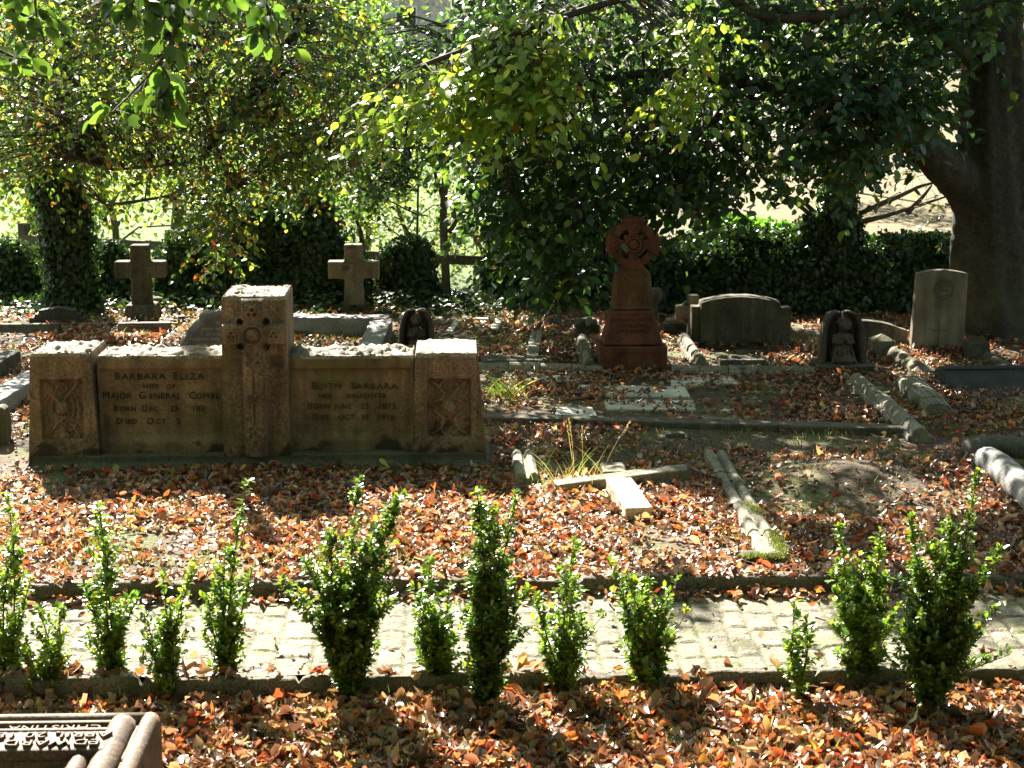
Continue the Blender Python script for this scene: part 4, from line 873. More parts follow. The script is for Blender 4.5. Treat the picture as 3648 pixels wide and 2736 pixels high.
stick([G(2600, 1404, .03), G(2330, 1400, .05), G(2350, 1438, .05)][::-1], .004, 'short dry twig on the pale slabs') if False else None
stick([G(2700, 2488, -.05), P(2790, 2420, 6.33), P(2880, 2376, 6.38), P(2990, 2380, 6.42), P(3050, 2410, 6.45), G(3060, 2470, -.06)], .005, 'dry cane arching over the leaves between the two right-hand box shrubs')
stick([G(2030, 1350, .06), P(2065, 1308, 12.2), P(2100, 1298, 12.2), P(2142, 1300, 12.2), G(2148, 1330, .05)], .005, 'bent dry stalk beside the Celtic cross plinth')
stick([G(3030, 1440, .03), G(3100, 1415, .05), G(3012, 1445, .03)][:2], .004, 'small pale stick in the leaves left of the ribbed right rail')
pg = thing('wooden_peg', G(180, 2512, -.08), 'short cut wooden peg standing in the leaves below the leftmost low box shrub', 'peg')
p = G(180, 2522, -.08); mb = MB(); mb.add(*box(p, (.028, .02, .075))); bevel(mb.build('peg', stone('pale_wood', (.22, .15, .09), (.34, .25, .16), 25, .3), pg), .003)
p = G(3095, 1862, .03); ft = thing('grey_feather', p, 'pale grey feather lying on the shaded leaves behind the right shrubs', 'feather')
lb = LB(); lb.add(*leaf_mesh(np.array([p+[0, 0, .03]]), np.array([[.6, -.7, -.2]]), np.array([[0, -.6, 1.]]), .07, .03, T7, F7, .1, .1, np.array([[.30, .33, .38]]))); lb.build('vane', GRASSL, ft)
# ------------------------------------------------------------------ near tomb slab, bottom left, lettering facing away
zt = .20
tb = thing('ledger_tomb', (*G(200, 2640, zt)[:2], -.08), 'raised stone ledger with upside-down raised lettering in the bottom left corner', 'tomb')
ax0 = G(575, 2533, zt); bx0 = G(522, 2736, zt)
yb_ = ax0[1]; yr = ax0[0]; yn = 4.9
yf_ = G(200, 2688, zt)[1]; mb = MB(); mb.add(*box(((yr-2.4+yr)/2, (yb_+yf_)/2, -.10), (2.4, yb_-yf_, zt-.02+.10)))
mb.add(*box((yr-.12, (yf_+yn)/2-.002, -.10), (.24, yf_-yn, zt-.024+.10))); bd = bevel(mb.build('body', WORN, tb), .012)
# rolled mouldings along the back and the right
def roll(a, b2, r, name, z=zt-.02):
    q = np.linspace(a, b2, 14); mb = MB(); mb.add(*tube([(u[0], u[1], z) for u in q], r, 12)); return mb.build(name, WORN, tb, True)
roll((yr-2.4, yb_-.03), (yr-.03, yb_-.03), .026, 'rolled_moulding'); roll((yr-.03, yb_-.03), (yr-.03, yn), .030, 'rolled_moulding', zt-.02); roll((yr-.115, yb_-.06), (yr-.115, yn), .046, 'rolled_moulding', zt-.03); roll((yr-.195, yb_-.30), (yr-.195, yn), .032, 'rolled_moulding', zt-.028)
for yy in (yb_-.30, yb_-.42):
    mb = MB(); mb.add(*tube([(yr-.17+.0, yy, zt-.03), (yr-.06, yy, zt-.03)], .050, 12)); mb.build('joint_band', WORN, tb, True) if False else None
# stepped inscription bands and raised letters
pr = G(372, 2560, zt)[0]
rows = [(2544, 2562), (2567, 2588), (2594, 2612)]
mb = MB()
for py_ in (2541, 2566, 2592, 2617):
    y_ = G(200, py_, zt)[1]; mb.add(*box(((yr-2.4+pr+.09)/2, y_, zt-.024), (pr+.09-yr+2.4, .020, .020)))
bevel(mb.build('raised_fillets', WORN, tb), .004)
yf1 = G(200, 2618, zt)[1]; yf2 = G(200, 2684, zt)[1]; x2 = G(398, 2640, zt)[0]
mb = MB(); mb.add(*box(((yr-2.4+x2)/2, (yf1+yf2)/2-.01, zt-.024), (x2-yr+2.4, yf1-yf2, .040))); p2 = bevel(mb.build('inscribed_panel', WORN, tb), .008)
for s_, px1, py_, sz_ in (('FEB 14 1847 AGED', 448, 2560, .036), ('CHRISTINA', 365, 2582, .044), ('AND OF THOMAS', 215, 2604, .048)):
    q = G(px1, py_-9, zt); mb = MB(); mb.add(*text(s_, sz_*1.15, (q[0], q[1], zt-.018), WORN, tb, up=(0, -1, 0), right=(-1, 0, 0), ext=.010, align='LEFT', spacing=1.08, xs=1.1)); mb.build('lettering', WORN, bd)
for s_, px1, py_, sz_ in (('APRIL 20 184', 402, 2643, .050), ('EDWARD T', 362, 2671, .050)):
    q = G(px1, py_-10, zt); mb = MB(); mb.add(*text(s_, sz_*1.15, (q[0], q[1], zt+.018), WORN, p2, up=(0, -1, 0), right=(-1, 0, 0), ext=.009, align='LEFT', spacing=1.08, xs=1.15)); mb.build('lettering', WORN, p2)
nofoot([(yr-2.4, yn), (yr, yn), (yr, yb_), (yr-2.4, yb_)])
# ------------------------------------------------------------------ sunlit zones of the ground (the unseen crowns are shaped to leave these open)
LITP = [(1.0, [(2600, 1125), (3300, 1125), (3300, 1190), (2600, 1190)]), (1.0, [(-600, 1640), (1850, 1640), (1960, 1715), (2140, 1700), (2340, 1740), (2560, 1840), (2790, 1960), (2900, 2080), (2930, 2200), (3010, 2330), (3060, 2620), (2000, 2640), (800, 2600), (-600, 2630)]),
        (.95, [(3060, 2440), (3600, 2470), (3700, 2580), (3050, 2580)]),
        (.85, [(-600, 1180), (790, 1180), (790, 1270), (-600, 1270)]), (.75, [(-300, 1270), (90, 1270), (80, 1640), (-300, 1640)]),
        (.85, [(1030, 1120), (1420, 1120), (1420, 1260), (1030, 1260)]), (.8, [(1560, 1135), (1900, 1140), (1950, 1280), (1750, 1290), (1540, 1260)]),
        (.9, [(2050, 1365), (2500, 1372), (2520, 1412), (2060, 1410)]), (.9, [(3120, 1430), (3220, 1440), (3340, 1570), (3220, 1565), (2900, 1500)]),
        (.85, [(2850, 1660), (3000, 1648), (3280, 1735), (3240, 1750), (3000, 1690), (2860, 1690)]), (.55, [(1780, 1380), (2500, 1420), (3000, 1490), (2300, 1620), (2560, 1700), (1800, 1680)]),
        (.95, [(2400, 2560), (3700, 2560), (3700, 2640), (2400, 2640)]), (.8, [(3150, 1900), (3560, 1650), (3640, 1700), (3600, 2300), (3250, 2400)])]
def lit(x, y):
    """share of sunlight let through to the ground at (x, y)"""
    q = np.stack([x, y, np.zeros_like(x)], -1)-cO; k = q@cF; px = CX+FPX*(q@cR)/k; py = CY-FPX*(q@cU)/k
    n1 = fb2(x, y, 1.1, 3, 2.); n2 = fb2(x, y, 3.2, 3, 5.)
    px = px+n1*60+n2*30; py = py + (n2*22+n1*14)
    L_ = np.where(n2 > np.where((px > 2350) & (py > 1560), .34, .22), .75, np.where(n1 > .28, .5, .04))
    L_ = np.where(py > 2590, np.where(n2+.5*n1 > -.06, .97, .12), L_)
    L_ = np.where((px > 2400) & (py > 2560), np.where(n2 > -.12, .97, .3), L_)
    L_ = np.where((py > 1170) & (py < 1490) & (px > 1350) & (n2 > -.08), .75, L_)
    for v, poly in LITP:
        L_ = np.where(inside(poly, px, py), np.maximum(v, L_), L_)
    L_ = np.where((py > 1640) & (py < 2590) & (px < 1800), 1., L_)
    L_ = np.where((py < 1640) & (px < 1150) & (n2 < .28), .97, L_)
    L_ = np.where((px > 1900) & (py > 2100) & (py < 2420) & (n2 < -.16), .25, L_)
    L_ = np.where((px > 3380) & (py > 1900) & (py < 2430), .1, L_)
    L_ = np.where((px < 640) & (py > 2500), np.where(n2 > -.02, .95, .05), L_)
    L_ = np.where((px > 3090) & (py > 2060) & (py < 2420), np.where(n2 > .1, .7, .12), L_)
    return L_
def sunlit_at(p):
    """same share for points in the air, followed down the sun's rays"""
    t_ = p[:, 2]/SUN[2]; g = p - SUN*t_[:, None]; return lit(g[:, 0], g[:, 1])
# ------------------------------------------------------------------ trees
G1, G2, G3 = (.022, .062, .030), (.045, .105, .032), (.13, .22, .035)
YEL, ORA, BRN, RED = (.36, .36, .05), (.38, .15, .03), (.16, .075, .03), (.30, .06, .02)
def in_poly_samples(poly, n):
    poly = np.array(poly, float); lo, hi = poly.min(0), poly.max(0); out = np.zeros((0, 2))
    while len(out) < n:
        q = lo+(hi-lo)*rng.random((n*2, 2)); q = q[inside(poly, q[:, 0], q[:, 1])]; out = np.vstack([out, q])
    return out[:n]
def foliage(regions, branches, Lr, m, pal, wts, tips_n, leaf, name_crown, name_twigs, parent, tmat, droop=.6, sps=9, spl=.38, filt=True, lean=(-.5, -.3, 0), step=.045, wide=.68, jit=.18):
    """hanging sprays: twigs start near the branches and carry two ranks of leaves"""
    lb = LB(); mb = MB(); BP = np.concatenate(branches) if branches else None
    st = []
    for poly, y0, y1, n in regions:
        q = in_poly_samples(poly, n); Y = rng.uniform(y0, y1, n); st += [P(a, b_, c) for (a, b_), c in zip(q, Y)]
    st = np.array(st)
    if filt: st = st[rng.random(len(st)) > np.where(sunlit_at(st) > .84, filt, 0)]
    Pn = []; An = []; Nn = []
    for s in st:
        d = unit(np.array([lean[0]+random.gauss(0, .7), lean[1]+random.gauss(0, .7), random.gauss(-.05, .25)])); L_ = spl*random.uniform(.5, 1.3)
        k = max(4, int(L_/step)); tt = np.linspace(0, 1, k)
        pts = s + d*L_*tt[:, None] + np.array([0, 0, -1])*(droop*L_*tt**1.8)[:, None]
        if BP is not None and random.random() < .6:
            i = np.argmin(((BP-s)**2).sum(1)+rng.random(len(BP))*.05); b0 = BP[i]; dist = np.linalg.norm(b0-s)
            if dist < 1.6:
                mid = (b0+s)/2+[0, 0, .12*dist]; mb.add(*tube([b0, mid, s], [.006+.004*dist, .005, .003], 4, cap=False))
        mb.add(*tube(pts[::2] if k > 4 else pts, np.linspace(.0035, .0012, len(pts[::2] if k > 4 else pts)), 3, cap=False))
        side = unit(np.cross(d, [0, 0, 1])); sg = np.where(np.arange(k) % 2, 1, -1)[:, None]
        ax = unit(d*.6+sg*side*.75+np.array([0, 0, -.35-.4*random.random()])+rng.normal(0, .28, (k, 3)))
        nr = unit(np.array([0, -.25, 1])+rng.normal(0, .38, (k, 3)))
        Pn.append(pts+sg*side*.006); An.append(ax); Nn.append(nr)
    Pn = np.concatenate(Pn); An = np.concatenate(An); Nn = np.concatenate(Nn); n = len(Pn)
    L_ = leaf*rng.uniform(.65, 1.15, n)
    lb.add(*leaf_mesh(Pn, An, Nn, L_, L_*wide, T7, F7, rng.uniform(-.05, .3, n), rng.normal(-.1, .12, n), pick(pal, wts, n, jit)))
    lb.build(name_crown, m, parent); mb.build(name_twigs, tmat, parent)
    return n
def limb(pts, r0, r1, k=6, n=10): q = smooth_path([P(*p) for p in pts], k); return q, tube(q, np.linspace(r0, r1, len(q)), n)
def canopy(parent, xr, n, m, pal, wts):
    """unseen crown above the picture: leaf clumps shaped to leave the sunlit gaps open"""
    lb = LB(); t_ = rng.random((n, 3)); gx = xr[0]+(xr[1]-xr[0])*t_[:, 0]; gy = 3.6+14.2*t_[:, 1]; z = 3.45+2.6*t_[:, 2]**1.3
    gy = np.where(t_[:, 1] < .22, -9+13*rng.random(n), gy); L0_ = np.where(gy < 4.2, 0, lit(gx, gy))  # clumps added over and behind the camera too, to block sky light
    keep = rng.random(n) > L0_*1.02; gx, gy, z = gx[keep], gy[keep], z[keep]; p = np.stack([gx, gy, gx*0], -1)+SUN*(z/SUN[2])[:, None]
    k = 7; p = np.repeat(p, k, 0)+rng.normal(0, .075, (len(p)*k, 3)); gg = p-SUN*(p[:, 2]/SUN[2])[:, None]; p = p[(rng.random(len(p)) > sunlit_at(p)*1.03) | (gg[:, 1] < 4.2)]; p = p[p[:, 2] > 3.3]
    n = len(p); L_ = rng.uniform(.07, .11, n)
    lb.add(*leaf_mesh(p, rdir(n)*[1, 1, .5]+[0, 0, -.3], unit(rng.normal(0, .5, (n, 3))+[0, 0, 1]), L_, L_*.7, T4, F4, .1, 0, pick(pal, wts, n)))
    lb.build('unseen_shade_crown', m, parent); return n
# --- the big beech on the right
Yt = G(3560, 1290)[1]+1.05
bt = thing('beech_tree', (PX(3575, Yt), Yt, 0), 'massive fluted beech trunk at the right with a low limb and drooping dark foliage', 'tree')
tp = [P(3590, 1225, Yt), P(3572, 1150, Yt), P(3560, 1000, Yt), P(3552, 800, Yt), P(3545, 600, Yt), P(3540, 300, Yt), P(3540, 0, Yt), P(3545, -500, Yt+.1), P(3560, -1200, Yt+.2), P(3600, -2600, Yt+.5)]
tp[0][2] = -.1; q = smooth_path(tp, 8); rr = np.interp(np.linspace(0, 1, len(q)), [0, .04, .11, .3, .55, 1], [.56, .44, .385, .345, .255, .13])
fl = lambda a, u: 1+.075*np.sin(a*5+1.5*u)*(1-.5*u)+.045*np.sin(a*11+3*u+2)+.02*np.sin(a*3+14*u)
trunk_tube = tube(q, rr, 64, flute=fl)
L1, g1 = limb([(3570, 700, Yt-.05), (3450, 650, Yt-.15), (3340, 570, Yt-.3), (3210, 455, Yt-.5), (3074, 385, Yt-.7), (2888, 335, Yt-.8), (2640, 290, Yt-.9), (2350, 260, Yt-.9), (2050, 300, Yt-1.), (1750, 420, Yt-1.1)], .16, .02)
L0 = smooth_path([P(3560, 900, Yt+.02), P(3500, 740, Yt-.05), P(3430, 645, Yt-.12), P(3340, 570, Yt-.3), P(3210, 455, Yt-.5), P(3074, 385, Yt-.7)], 6)
mb = MB(); mb.add(*trunk_tube); mb.add(*tube(L0, np.interp(np.linspace(0, 1, len(L0)), [0, .2, .4, .6, 1], [.24, .22, .185, .15, .095]), 20)); o = mb.build('trunk', BARK, bt, True)
q_ = o.modifiers.new('r', 'REMESH'); q_.mode = 'VOXEL'; q_.voxel_size = .022; q_.use_smooth_shade = True; q_ = o.modifiers.new('s', 'SMOOTH'); q_.iterations = 14; roughen(o, .035)
g1 = tube(L1, np.interp(np.linspace(0, 1, len(L1)), [0, .1, .2, .28, .45, 1], [.06, .08, .09, .10, .075, .012]), 12); mb = MB(); mb.add(*g1); mb.build('limb', BARK, bt, True)
L2, g2 = limb([(3500, 260, Yt-.1), (3350, 120, Yt-.4), (3100, 40, Yt-.8), (2900, 60, Yt-1.), (2700, 50, Yt-1.), (2500, -60, Yt-1.), (2200, 0, Yt-1.2), (1800, 130, Yt-1.6), (1450, 260, Yt-1.6), (1300, 400, Yt-1.5)], .06, .01); mb = MB(); mb.add(*g2); mb.build('limb', TWIG, bt, True)
L3, g3 = limb([(2640, 290, Yt-.9), (2500, 480, Yt-.6), (2300, 620, Yt-.3), (2050, 760, Yt-.2), (1900, 880, Yt-.1)], .035, .006); mb = MB(); mb.add(*g3); mb.build('branch', TWIG, bt, True)
L4, g4 = limb([(3230, 470, Yt-.55), (3150, 300, Yt-.9), (3000, 330, Yt-1.2), (2850, 480, Yt-1.4), (2760, 600, Yt-1.4)], .04, .006); mb = MB(); mb.add(*g4); mb.build('branch', TWIG, bt, True)
reg = [([(1750, -80), (3648, -80), (3560, 120), (3440, 300), (3400, 430), (3300, 500), (3120, 590), (2900, 600), (2800, 640), (2680, 700), (2560, 740), (2420, 690), (2130, 690), (2080, 960), (1900, 900), (1760, 700), (1680, 520), (1640, 300)], Yt-1.2, Yt+.3, 1500),
       ([(1700, 560), (2350, 560), (2330, 720), (2120, 780), (2110, 1000), (1980, 980), (1830, 840), (1760, 760)], Yc+.35, Yc+1.3, 330),
       ([(2300, 300), (2700, 320), (2680, 640), (2500, 740), (2320, 700)], Yc+.35, Yc+1.3, 190),
       ([(2850, 150), (3380, 250), (3380, 420), (3100, 560), (2880, 520)], Yt-1.5, Yt-.5, 170)]
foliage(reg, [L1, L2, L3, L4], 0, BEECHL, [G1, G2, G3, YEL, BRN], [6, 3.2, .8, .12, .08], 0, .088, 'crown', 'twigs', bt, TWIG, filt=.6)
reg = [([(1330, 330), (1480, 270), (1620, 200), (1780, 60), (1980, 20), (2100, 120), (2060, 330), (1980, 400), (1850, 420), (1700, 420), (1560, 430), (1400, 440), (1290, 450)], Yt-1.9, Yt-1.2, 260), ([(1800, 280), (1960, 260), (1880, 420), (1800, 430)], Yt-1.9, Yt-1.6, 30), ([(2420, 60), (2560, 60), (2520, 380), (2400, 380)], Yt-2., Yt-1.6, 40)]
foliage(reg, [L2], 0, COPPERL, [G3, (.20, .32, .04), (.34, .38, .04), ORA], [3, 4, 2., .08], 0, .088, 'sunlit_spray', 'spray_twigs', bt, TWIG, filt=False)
n1 = canopy(bt, (-.5, 9.5), 42000, BEECHL, [G1, G2, G3], [4, 3, 1])
# --- ivy-clad tree on the left, autumn foliage
Yl = G(230, 1110)[1]
lt = thing('autumn_tree', (PX(230, Yl), Yl, 0), 'ivy-clad trunk at the left under a wide crown of green, yellow and copper leaves', 'tree')
q = smooth_path([G(235, 1115), P(235, 900, Yl), P(215, 700, Yl), P(240, 400, Yl), P(220, 0, Yl), P(180, -600, Yl), P(100, -1500, Yl)], 6); q[0][2] = -.1
mb = MB(); mb.add(*tube(q, np.interp(np.linspace(0, 1, len(q)), [0, .3, 1], [.17, .14, .07]), 14)); mb.build('trunk', BARK, lt, True)
Yl2 = 14.2
def B(pts, r0, r1, par, nm='branch', mat=TWIG):
    q, g = limb(pts, r0, r1, 5, 8); mb = MB(); mb.add(*g); mb.build(nm, mat, par, True); return q
LL = [B([(230, -300, Yl), (500, -260, 15.2), (1050, 20, 14.6), (950, 240, 14.4), (880, 370, 14.2), (760, 500, 14.1), (720, 560, 14.1), (600, 585, 14.1), (400, 605, 14.2)], .07, .012, lt),
      B([(690, -200, 14.4), (705, 120, 14.2), (720, 330, 14.2), (765, 500, 14.2), (810, 640, 14.1), (850, 900, 14.1)], .03, .006, lt),
      B([(1400, 420, 15), (1250, 510, 14.6), (1050, 545, 14.5), (900, 620, 14.3), (820, 680, 14.3)], .035, .006, lt),
      B([(220, 300, Yl), (330, 120, 15.4), (420, -100, 15)], .05, .03, lt), B([(215, 600, Yl), (330, 500, 15.2), (470, 430, 15), (640, 380, 14.6)], .04, .01, lt),
      B([(380, 730, 14.5), (470, 720, 14.4), (590, 700, 14.4), (700, 690, 14.3)], .018, .006, lt), B([(0, 560, 15.5), (120, 500, 15.4), (220, 420, Yl)], .02, .03, lt)]
reg = [([(-150, -80), (1250, -80), (1350, 200), (1300, 520), (1240, 640), (1000, 680), (880, 680), (850, 800), (830, 880), (770, 880), (740, 760), (600, 620), (480, 590), (420, 560), (330, 580), (180, 620), (-150, 620)], 12.9, 15.6, 1900),
       ([(720, 720), (860, 720), (850, 960), (770, 970)], 13.8, 14.4, 40)]
foliage(reg, LL, 0, COPPERL, [G1, G2, G3, YEL, ORA, BRN, RED], [2.2, 3.8, 5., 1.6, .4, 1., .1], 0, .062, 'crown', 'twigs', lt, TWIG, spl=.34, filt=False, lean=(-.2, -.2, 0), step=.036)
n2 = canopy(lt, (-8, -.5), 34000, COPPERL, [G2, G3, YEL], [4, 3, 1])
# ivy on its trunk + ivy masses
def ivy_blob(blobs, name, parent, n_per=2600, leafm=IVYL, pal=((.022, .05, .018), (.035, .075, .02), (.07, .12, .03)), w=(5, 3, .8), size=.042):
    lb = LB()
    for (px0, py0, Y, rx, ry, rz, k) in blobs:
        c = P(px0, py0, Y); n = int(n_per*k*1.35); d = rdir(n); rad = rng.uniform(.25, 1, n)**.5*(1+.5*fbm(d*2.6+c, 3)); p = c+d*rad[:, None]*[rx, ry, rz]
        keep = p[:, 2] > gz(p[:, 0], p[:, 1]); p = p[keep]; d = d[keep]; rad = rad[keep]; n = len(p)
        nr = unit(d*[1, 1, .6]+[0, -.1, .35]+rng.normal(0, .5, (n, 3))); ax = unit(np.cross(nr, rdir(n))+[0, 0, -.5])
        L_ = rng.uniform(.7, 1.25, n)*size*np.where(rad < .6, 1.7, 1)
        lb.add(*leaf_mesh(p, ax, nr, L_, L_*.95, T5, F5, .12, rng.normal(-.1, .1, n), pick(pal, w, n)))
    return lb.build(name, leafm, parent)
ivy_blob([(235, 780, Yl, .27, .25, .35, .8), (240, 900, Yl, .25, .25, .35, .9), (255, 1010, Yl, .24, .26, .34, 1.4), (240, 1085, Yl-.1, .30, .28, .14, .7), (225, 680, Yl, .22, .2, .3, .5), (180, 640, Yl-.1, .25, .2, .3, .4)], 'ivy', lt)
def ivything(blobs, label, stems, cat='ivy bush', name='ivy_bush', n_per=2600, grp='ivy masses along the fence', **kw):
    c = P(blobs[0][0], 1100, blobs[0][2]); t_ = thing(name, (c[0], blobs[0][2], 0), label, cat, grp)
    ivy_blob(blobs, 'foliage', t_, n_per, **kw)
    for s_ in stems:
        q = smooth_path([P(*a) for a in s_], 4); mb = MB(); mb.add(*tube(q, np.linspace(.035, .015, len(q)), 7)); mb.build('stem', TWIG, t_, True)
    return t_
ivything([(30, 960, 16., .30, .25, .30, 1.), (70, 1040, 16., .3, .25, .2, .8)], 'dark ivy bush on the fence at the far left edge', [[(50, 1100, 16), (50, 900, 16)]])
ivything([(400, 960, 15.9, .22, .2, .28, .8), (360, 1050, 15.8, .25, .2, .16, .6), (450, 1040, 15.8, .25, .2, .18, .6)], 'low dark ivy between the ivy-clad trunk and the left plain cross', [[(400, 1090, 15.9), (400, 900, 15.9)]])
ivything([(640, 960, 15.9, .28, .3, .36, 1.1), (760, 900, 16., .42, .35, .40, 1.9), (950, 850, 16., .42, .35, .42, 2.), (1110, 900, 16., .38, .35, .42, 1.8), (1220, 980, 15.9, .28, .3, .32, 1.1), (850, 1010, 15.8, .5, .3, .24, 1.5), (1060, 1020, 15.8, .5, .3, .24, 1.5), (690, 1040, 15.8, .3, .25, .18, .6), (1120, 740, 16.1, .22, .2, .22, .4)], 'broad dark ivy hedge between the two plain crosses', [[(900, 1090, 15.9), (900, 800, 16)], [(1300, 1090, 15.9), (1290, 860, 16), (1270, 780, 16)]])
ivything([(1400, 960, 16., .16, .2, .26, .5), (1470, 940, 16., .22, .2, .30, 1.), (1480, 1030, 15.9, .26, .25, .22, .9)], 'ivy bush swallowing a fence post left of the slender young tree', [[(1470, 1090, 16), (1470, 880, 16)]])
ivything([(1800, 1000, 15.9, .26, .3, .34, 1.1), (1850, 840, 16., .30, .3, .42, 1.4), (1960, 940, 15.8, .35, .3, .42, 1.5), (2080, 1020, 15.7, .38, .3, .30, 1.4), (1790, 700, 16., .2, .2, .3, .5), (2160, 900, 15.9, .4, .3, .45, 1.6), (2260, 1040, 15.5, .35, .3, .25, 1.), (1900, 1060, 15.6, .4, .25, .16, .8)], 'dark ivy thicket right of the young tree, behind the drooping beech leaves', [[(1850, 1090, 15.9), (1850, 700, 16)], [(2120, 1100, 15.9), (2120, 800, 15.9)]])
ivything([(2400+i*145, 1000+8*i-30*(i % 2), 15.2-.02*i, .36, .35, .34, 1.5) for i in range(17)]+[(2430+i*150, 1090+5*i, 14.9, .34, .25, .20, .9) for i in range(16)]+[(2520, 890, 15.4, .3, .3, .22, .7), (2640, 870, 15.4, .32, .3, .22, .8), (2790, 880, 15.3, .32, .3, .2, .8), (3200, 900, 15.2, .3, .25, .2, .6), (3330, 900, 15.2, .25, .25, .2, .6)], 'long dark hedge behind the right-hand graves, running to the beech', [[(2600, 1130, 15.2), (2620, 900, 15.2)], [(3200, 1150, 15.1), (3180, 900, 15.1)]], cat='hedge', name='hedge', grp=None)
ivything([(2640, 830, 15.6, .42, .3, .16, 1.6), (2800, 850, 15.5, .3, .3, .15, 1.2), (2520, 850, 15.6, .25, .3, .12, .8), (2880, 870, 15.5, .2, .2, .15, .6), (3130, 890, 15.4, .3, .2, .14, .7), (3300, 870, 15.4, .3, .2, .12, .6)], 'bright green sunlit leaves topping the right-hand hedge', [[(2650, 1100, 15.5), (2650, 850, 15.5)]], pal=((.05, .17, .02), (.08, .24, .025), (.12, .30, .03)), w=(1, 1, 1), leafm=COPPERL, size=.05, grp=None, name='bramble', cat='bush')
t8 = ivything([(2990, 700, 15.1, .16, .16, .36, .9), (3000, 860, 15.1, .22, .2, .34, 1.2), (3010, 600, 15.1, .14, .14, .3, .5), (2930, 800, 15.1, .2, .15, .14, .4), (3040, 980, 15.1, .3, .2, .22, .9), (2960, 960, 15.1, .28, .22, .26, .8)], 'ivy-wrapped bare tree in the hedge right of centre, bare limbs either side', [[(3000, 1130, 15.15), (3000, 900, 15.15), (2985, 600, 15.15), (3000, 300, 15.2)]], cat='tree', name='ivy_tree', grp=None)
for pts in ([(2960, 860, 15.1), (2880, 760, 15.1), (2800, 700, 15.1), (2755, 660, 15.1)], [(2930, 790, 15.1), (2860, 720, 15.15), (2760, 690, 15.1)], [(3030, 800, 15.1), (3150, 770, 15.), (3280, 730, 15.), (3400, 690, 15.)], [(3060, 760, 15.1), (3200, 700, 15.), (3290, 660, 15.), (3390, 640, 14.95)], [(3230, 760, 15.), (3280, 710, 15.), (3320, 660, 14.95)]):
    q = smooth_path([P(*a) for a in pts], 5); mb = MB(); mb.add(*tube(q, np.linspace(.028, .008, len(q)), 7)); mb.build('bare_limb', SMALLBARK, t8, True)
reg = [([(3200, 560), (3390, 620), (3400, 800), (3300, 800), (3180, 700)], 14.9, 15.3, 26)]
foliage(reg, None, 0, COPPERL, [G3, BRN, YEL], [2, 2, 1], 0, .05, 'sparse_leaves', 'fine_twigs', t8, TWIG, filt=False, spl=.3, step=.07)
# slender young tree at the centre
Ys = G(1590, 1082)[1]
yt_ = thing('young_tree', (PX(1588, Ys), Ys, 0), 'slender forked young tree standing before the fence near the centre', 'tree')
q = smooth_path([G(1590, 1084), P(1588, 980, Ys), P(1582, 860, Ys), P(1580, 740, Ys), P(1592, 560, Ys), P(1600, 400, Ys), P(1620, 100, Ys)], 6)
mb = MB(); mb.add(*tube(q, np.interp(np.linspace(0, 1, len(q)), [0, .1, .5, 1], [.055, .042, .036, .014]), 10)); mb.build('trunk', SMALLBARK, yt_, True)
YB_ = [q]
for pts, r0, r1 in (([(1600, 830, Ys), (1640, 760, Ys), (1700, 670, Ys), (1760, 560, Ys)], .024, .01), ([(1575, 700, Ys), (1545, 600, Ys), (1520, 480, Ys)], .02, .008), ([(1560, 560, Ys-.1), (1640, 520, Ys-.1), (1750, 490, Ys-.1), (1850, 400, Ys-.1), (1900, 300, Ys)], .04, .02), ([(1440, 640, Ys), (1450, 400, Ys)], .012, .01), ([(1482, 1060, Ys+.4), (1486, 850, Ys+.4), (1490, 640, Ys+.4)], .014, .01), ([(1440, 660, Ys), (1500, 580, Ys), (1570, 555, Ys)], .014, .03)):
    YB_.append(B(pts, r0, r1, yt_, 'branch', SMALLBARK))
reg = [([(1250, 430), (1650, 380), (1800, 450), (1760, 560), (1660, 540), (1540, 520), (1460, 640), (1330, 720), (1200, 700)], Ys-.5, Ys+.6, 250), ([(1250, 80), (1800, 80), (1800, 420), (1250, 450)], Ys-.6, Ys+.6, 330)]
foliage(reg, YB_, 0, BEECHL, [G1, G2, G3, YEL], [5, 4, 1, .2], 0, .062, 'crown', 'twigs', yt_, TWIG, filt=False, spl=.3, lean=(0, -.2, 0), step=.04)
# trees beyond the fence
def far_tree(px0, Y, h, spread, label, pal, wts, n, leaf=.10, trunk=.12, z0=.8, nar=.5, mm=COPPERL):
    x = P(px0, 800, Y)[0]; g0 = float(gz(x, Y)); t_ = thing('tree', (x, Y, g0), label, 'tree', 'trees in the field beyond the fence')
    q = smooth_path([(x, Y, g0-.1), (x+.1, Y, g0+h*.3), (x-.1, Y, g0+h*.6), (x, Y, g0+h*.9)], 5); mb = MB(); mb.add(*tube(q, np.linspace(trunk, .02, len(q)), 9))
    for k in range(9):
        a_ = random.uniform(0, 6.28); zz = g0+h*random.uniform(.2, .75); rr_ = spread*random.uniform(.5, .95); e = np.array([x+math.cos(a_)*rr_, Y+math.sin(a_)*rr_, zz+h*.12]); s_ = np.array([x, Y, zz])
        mb.add(*tube([s_, (s_+e)/2+[0, 0, h*.05], e], [trunk*.35, trunk*.22, .01], 6))
    mb.build('trunk', SMALLBARK, t_, True)
    cl = 46; lb = LB(); cs = rdir(cl)*rng.uniform(.3, 1, (cl, 1))**.6*[spread, spread, h*.45]+[x, Y, g0+h*.55]; cs = cs[cs[:, 2] > g0+z0]
    p = np.repeat(cs, n//len(cs), 0); p = p+rng.normal(0, 1, p.shape)*[spread*.17, spread*.17, h*.07]; p[:, 2] = np.maximum(p[:, 2], g0+z0*.7+rng.random(len(p))*.4); n_ = len(p)
    L_ = rng.uniform(.6, 1.2, n_)*leaf
    lb.add(*leaf_mesh(p, rdir(n_)*[1, 1, .5]+[0, 0, -.6], unit(rng.normal(0, .6, (n_, 3))+[0, 0, .7]), L_, L_*nar, T4, F4, .15, 0, pick(pal, wts, n_))); lb.build('crown', mm, t_)
LIM = (.20, .32, .04)
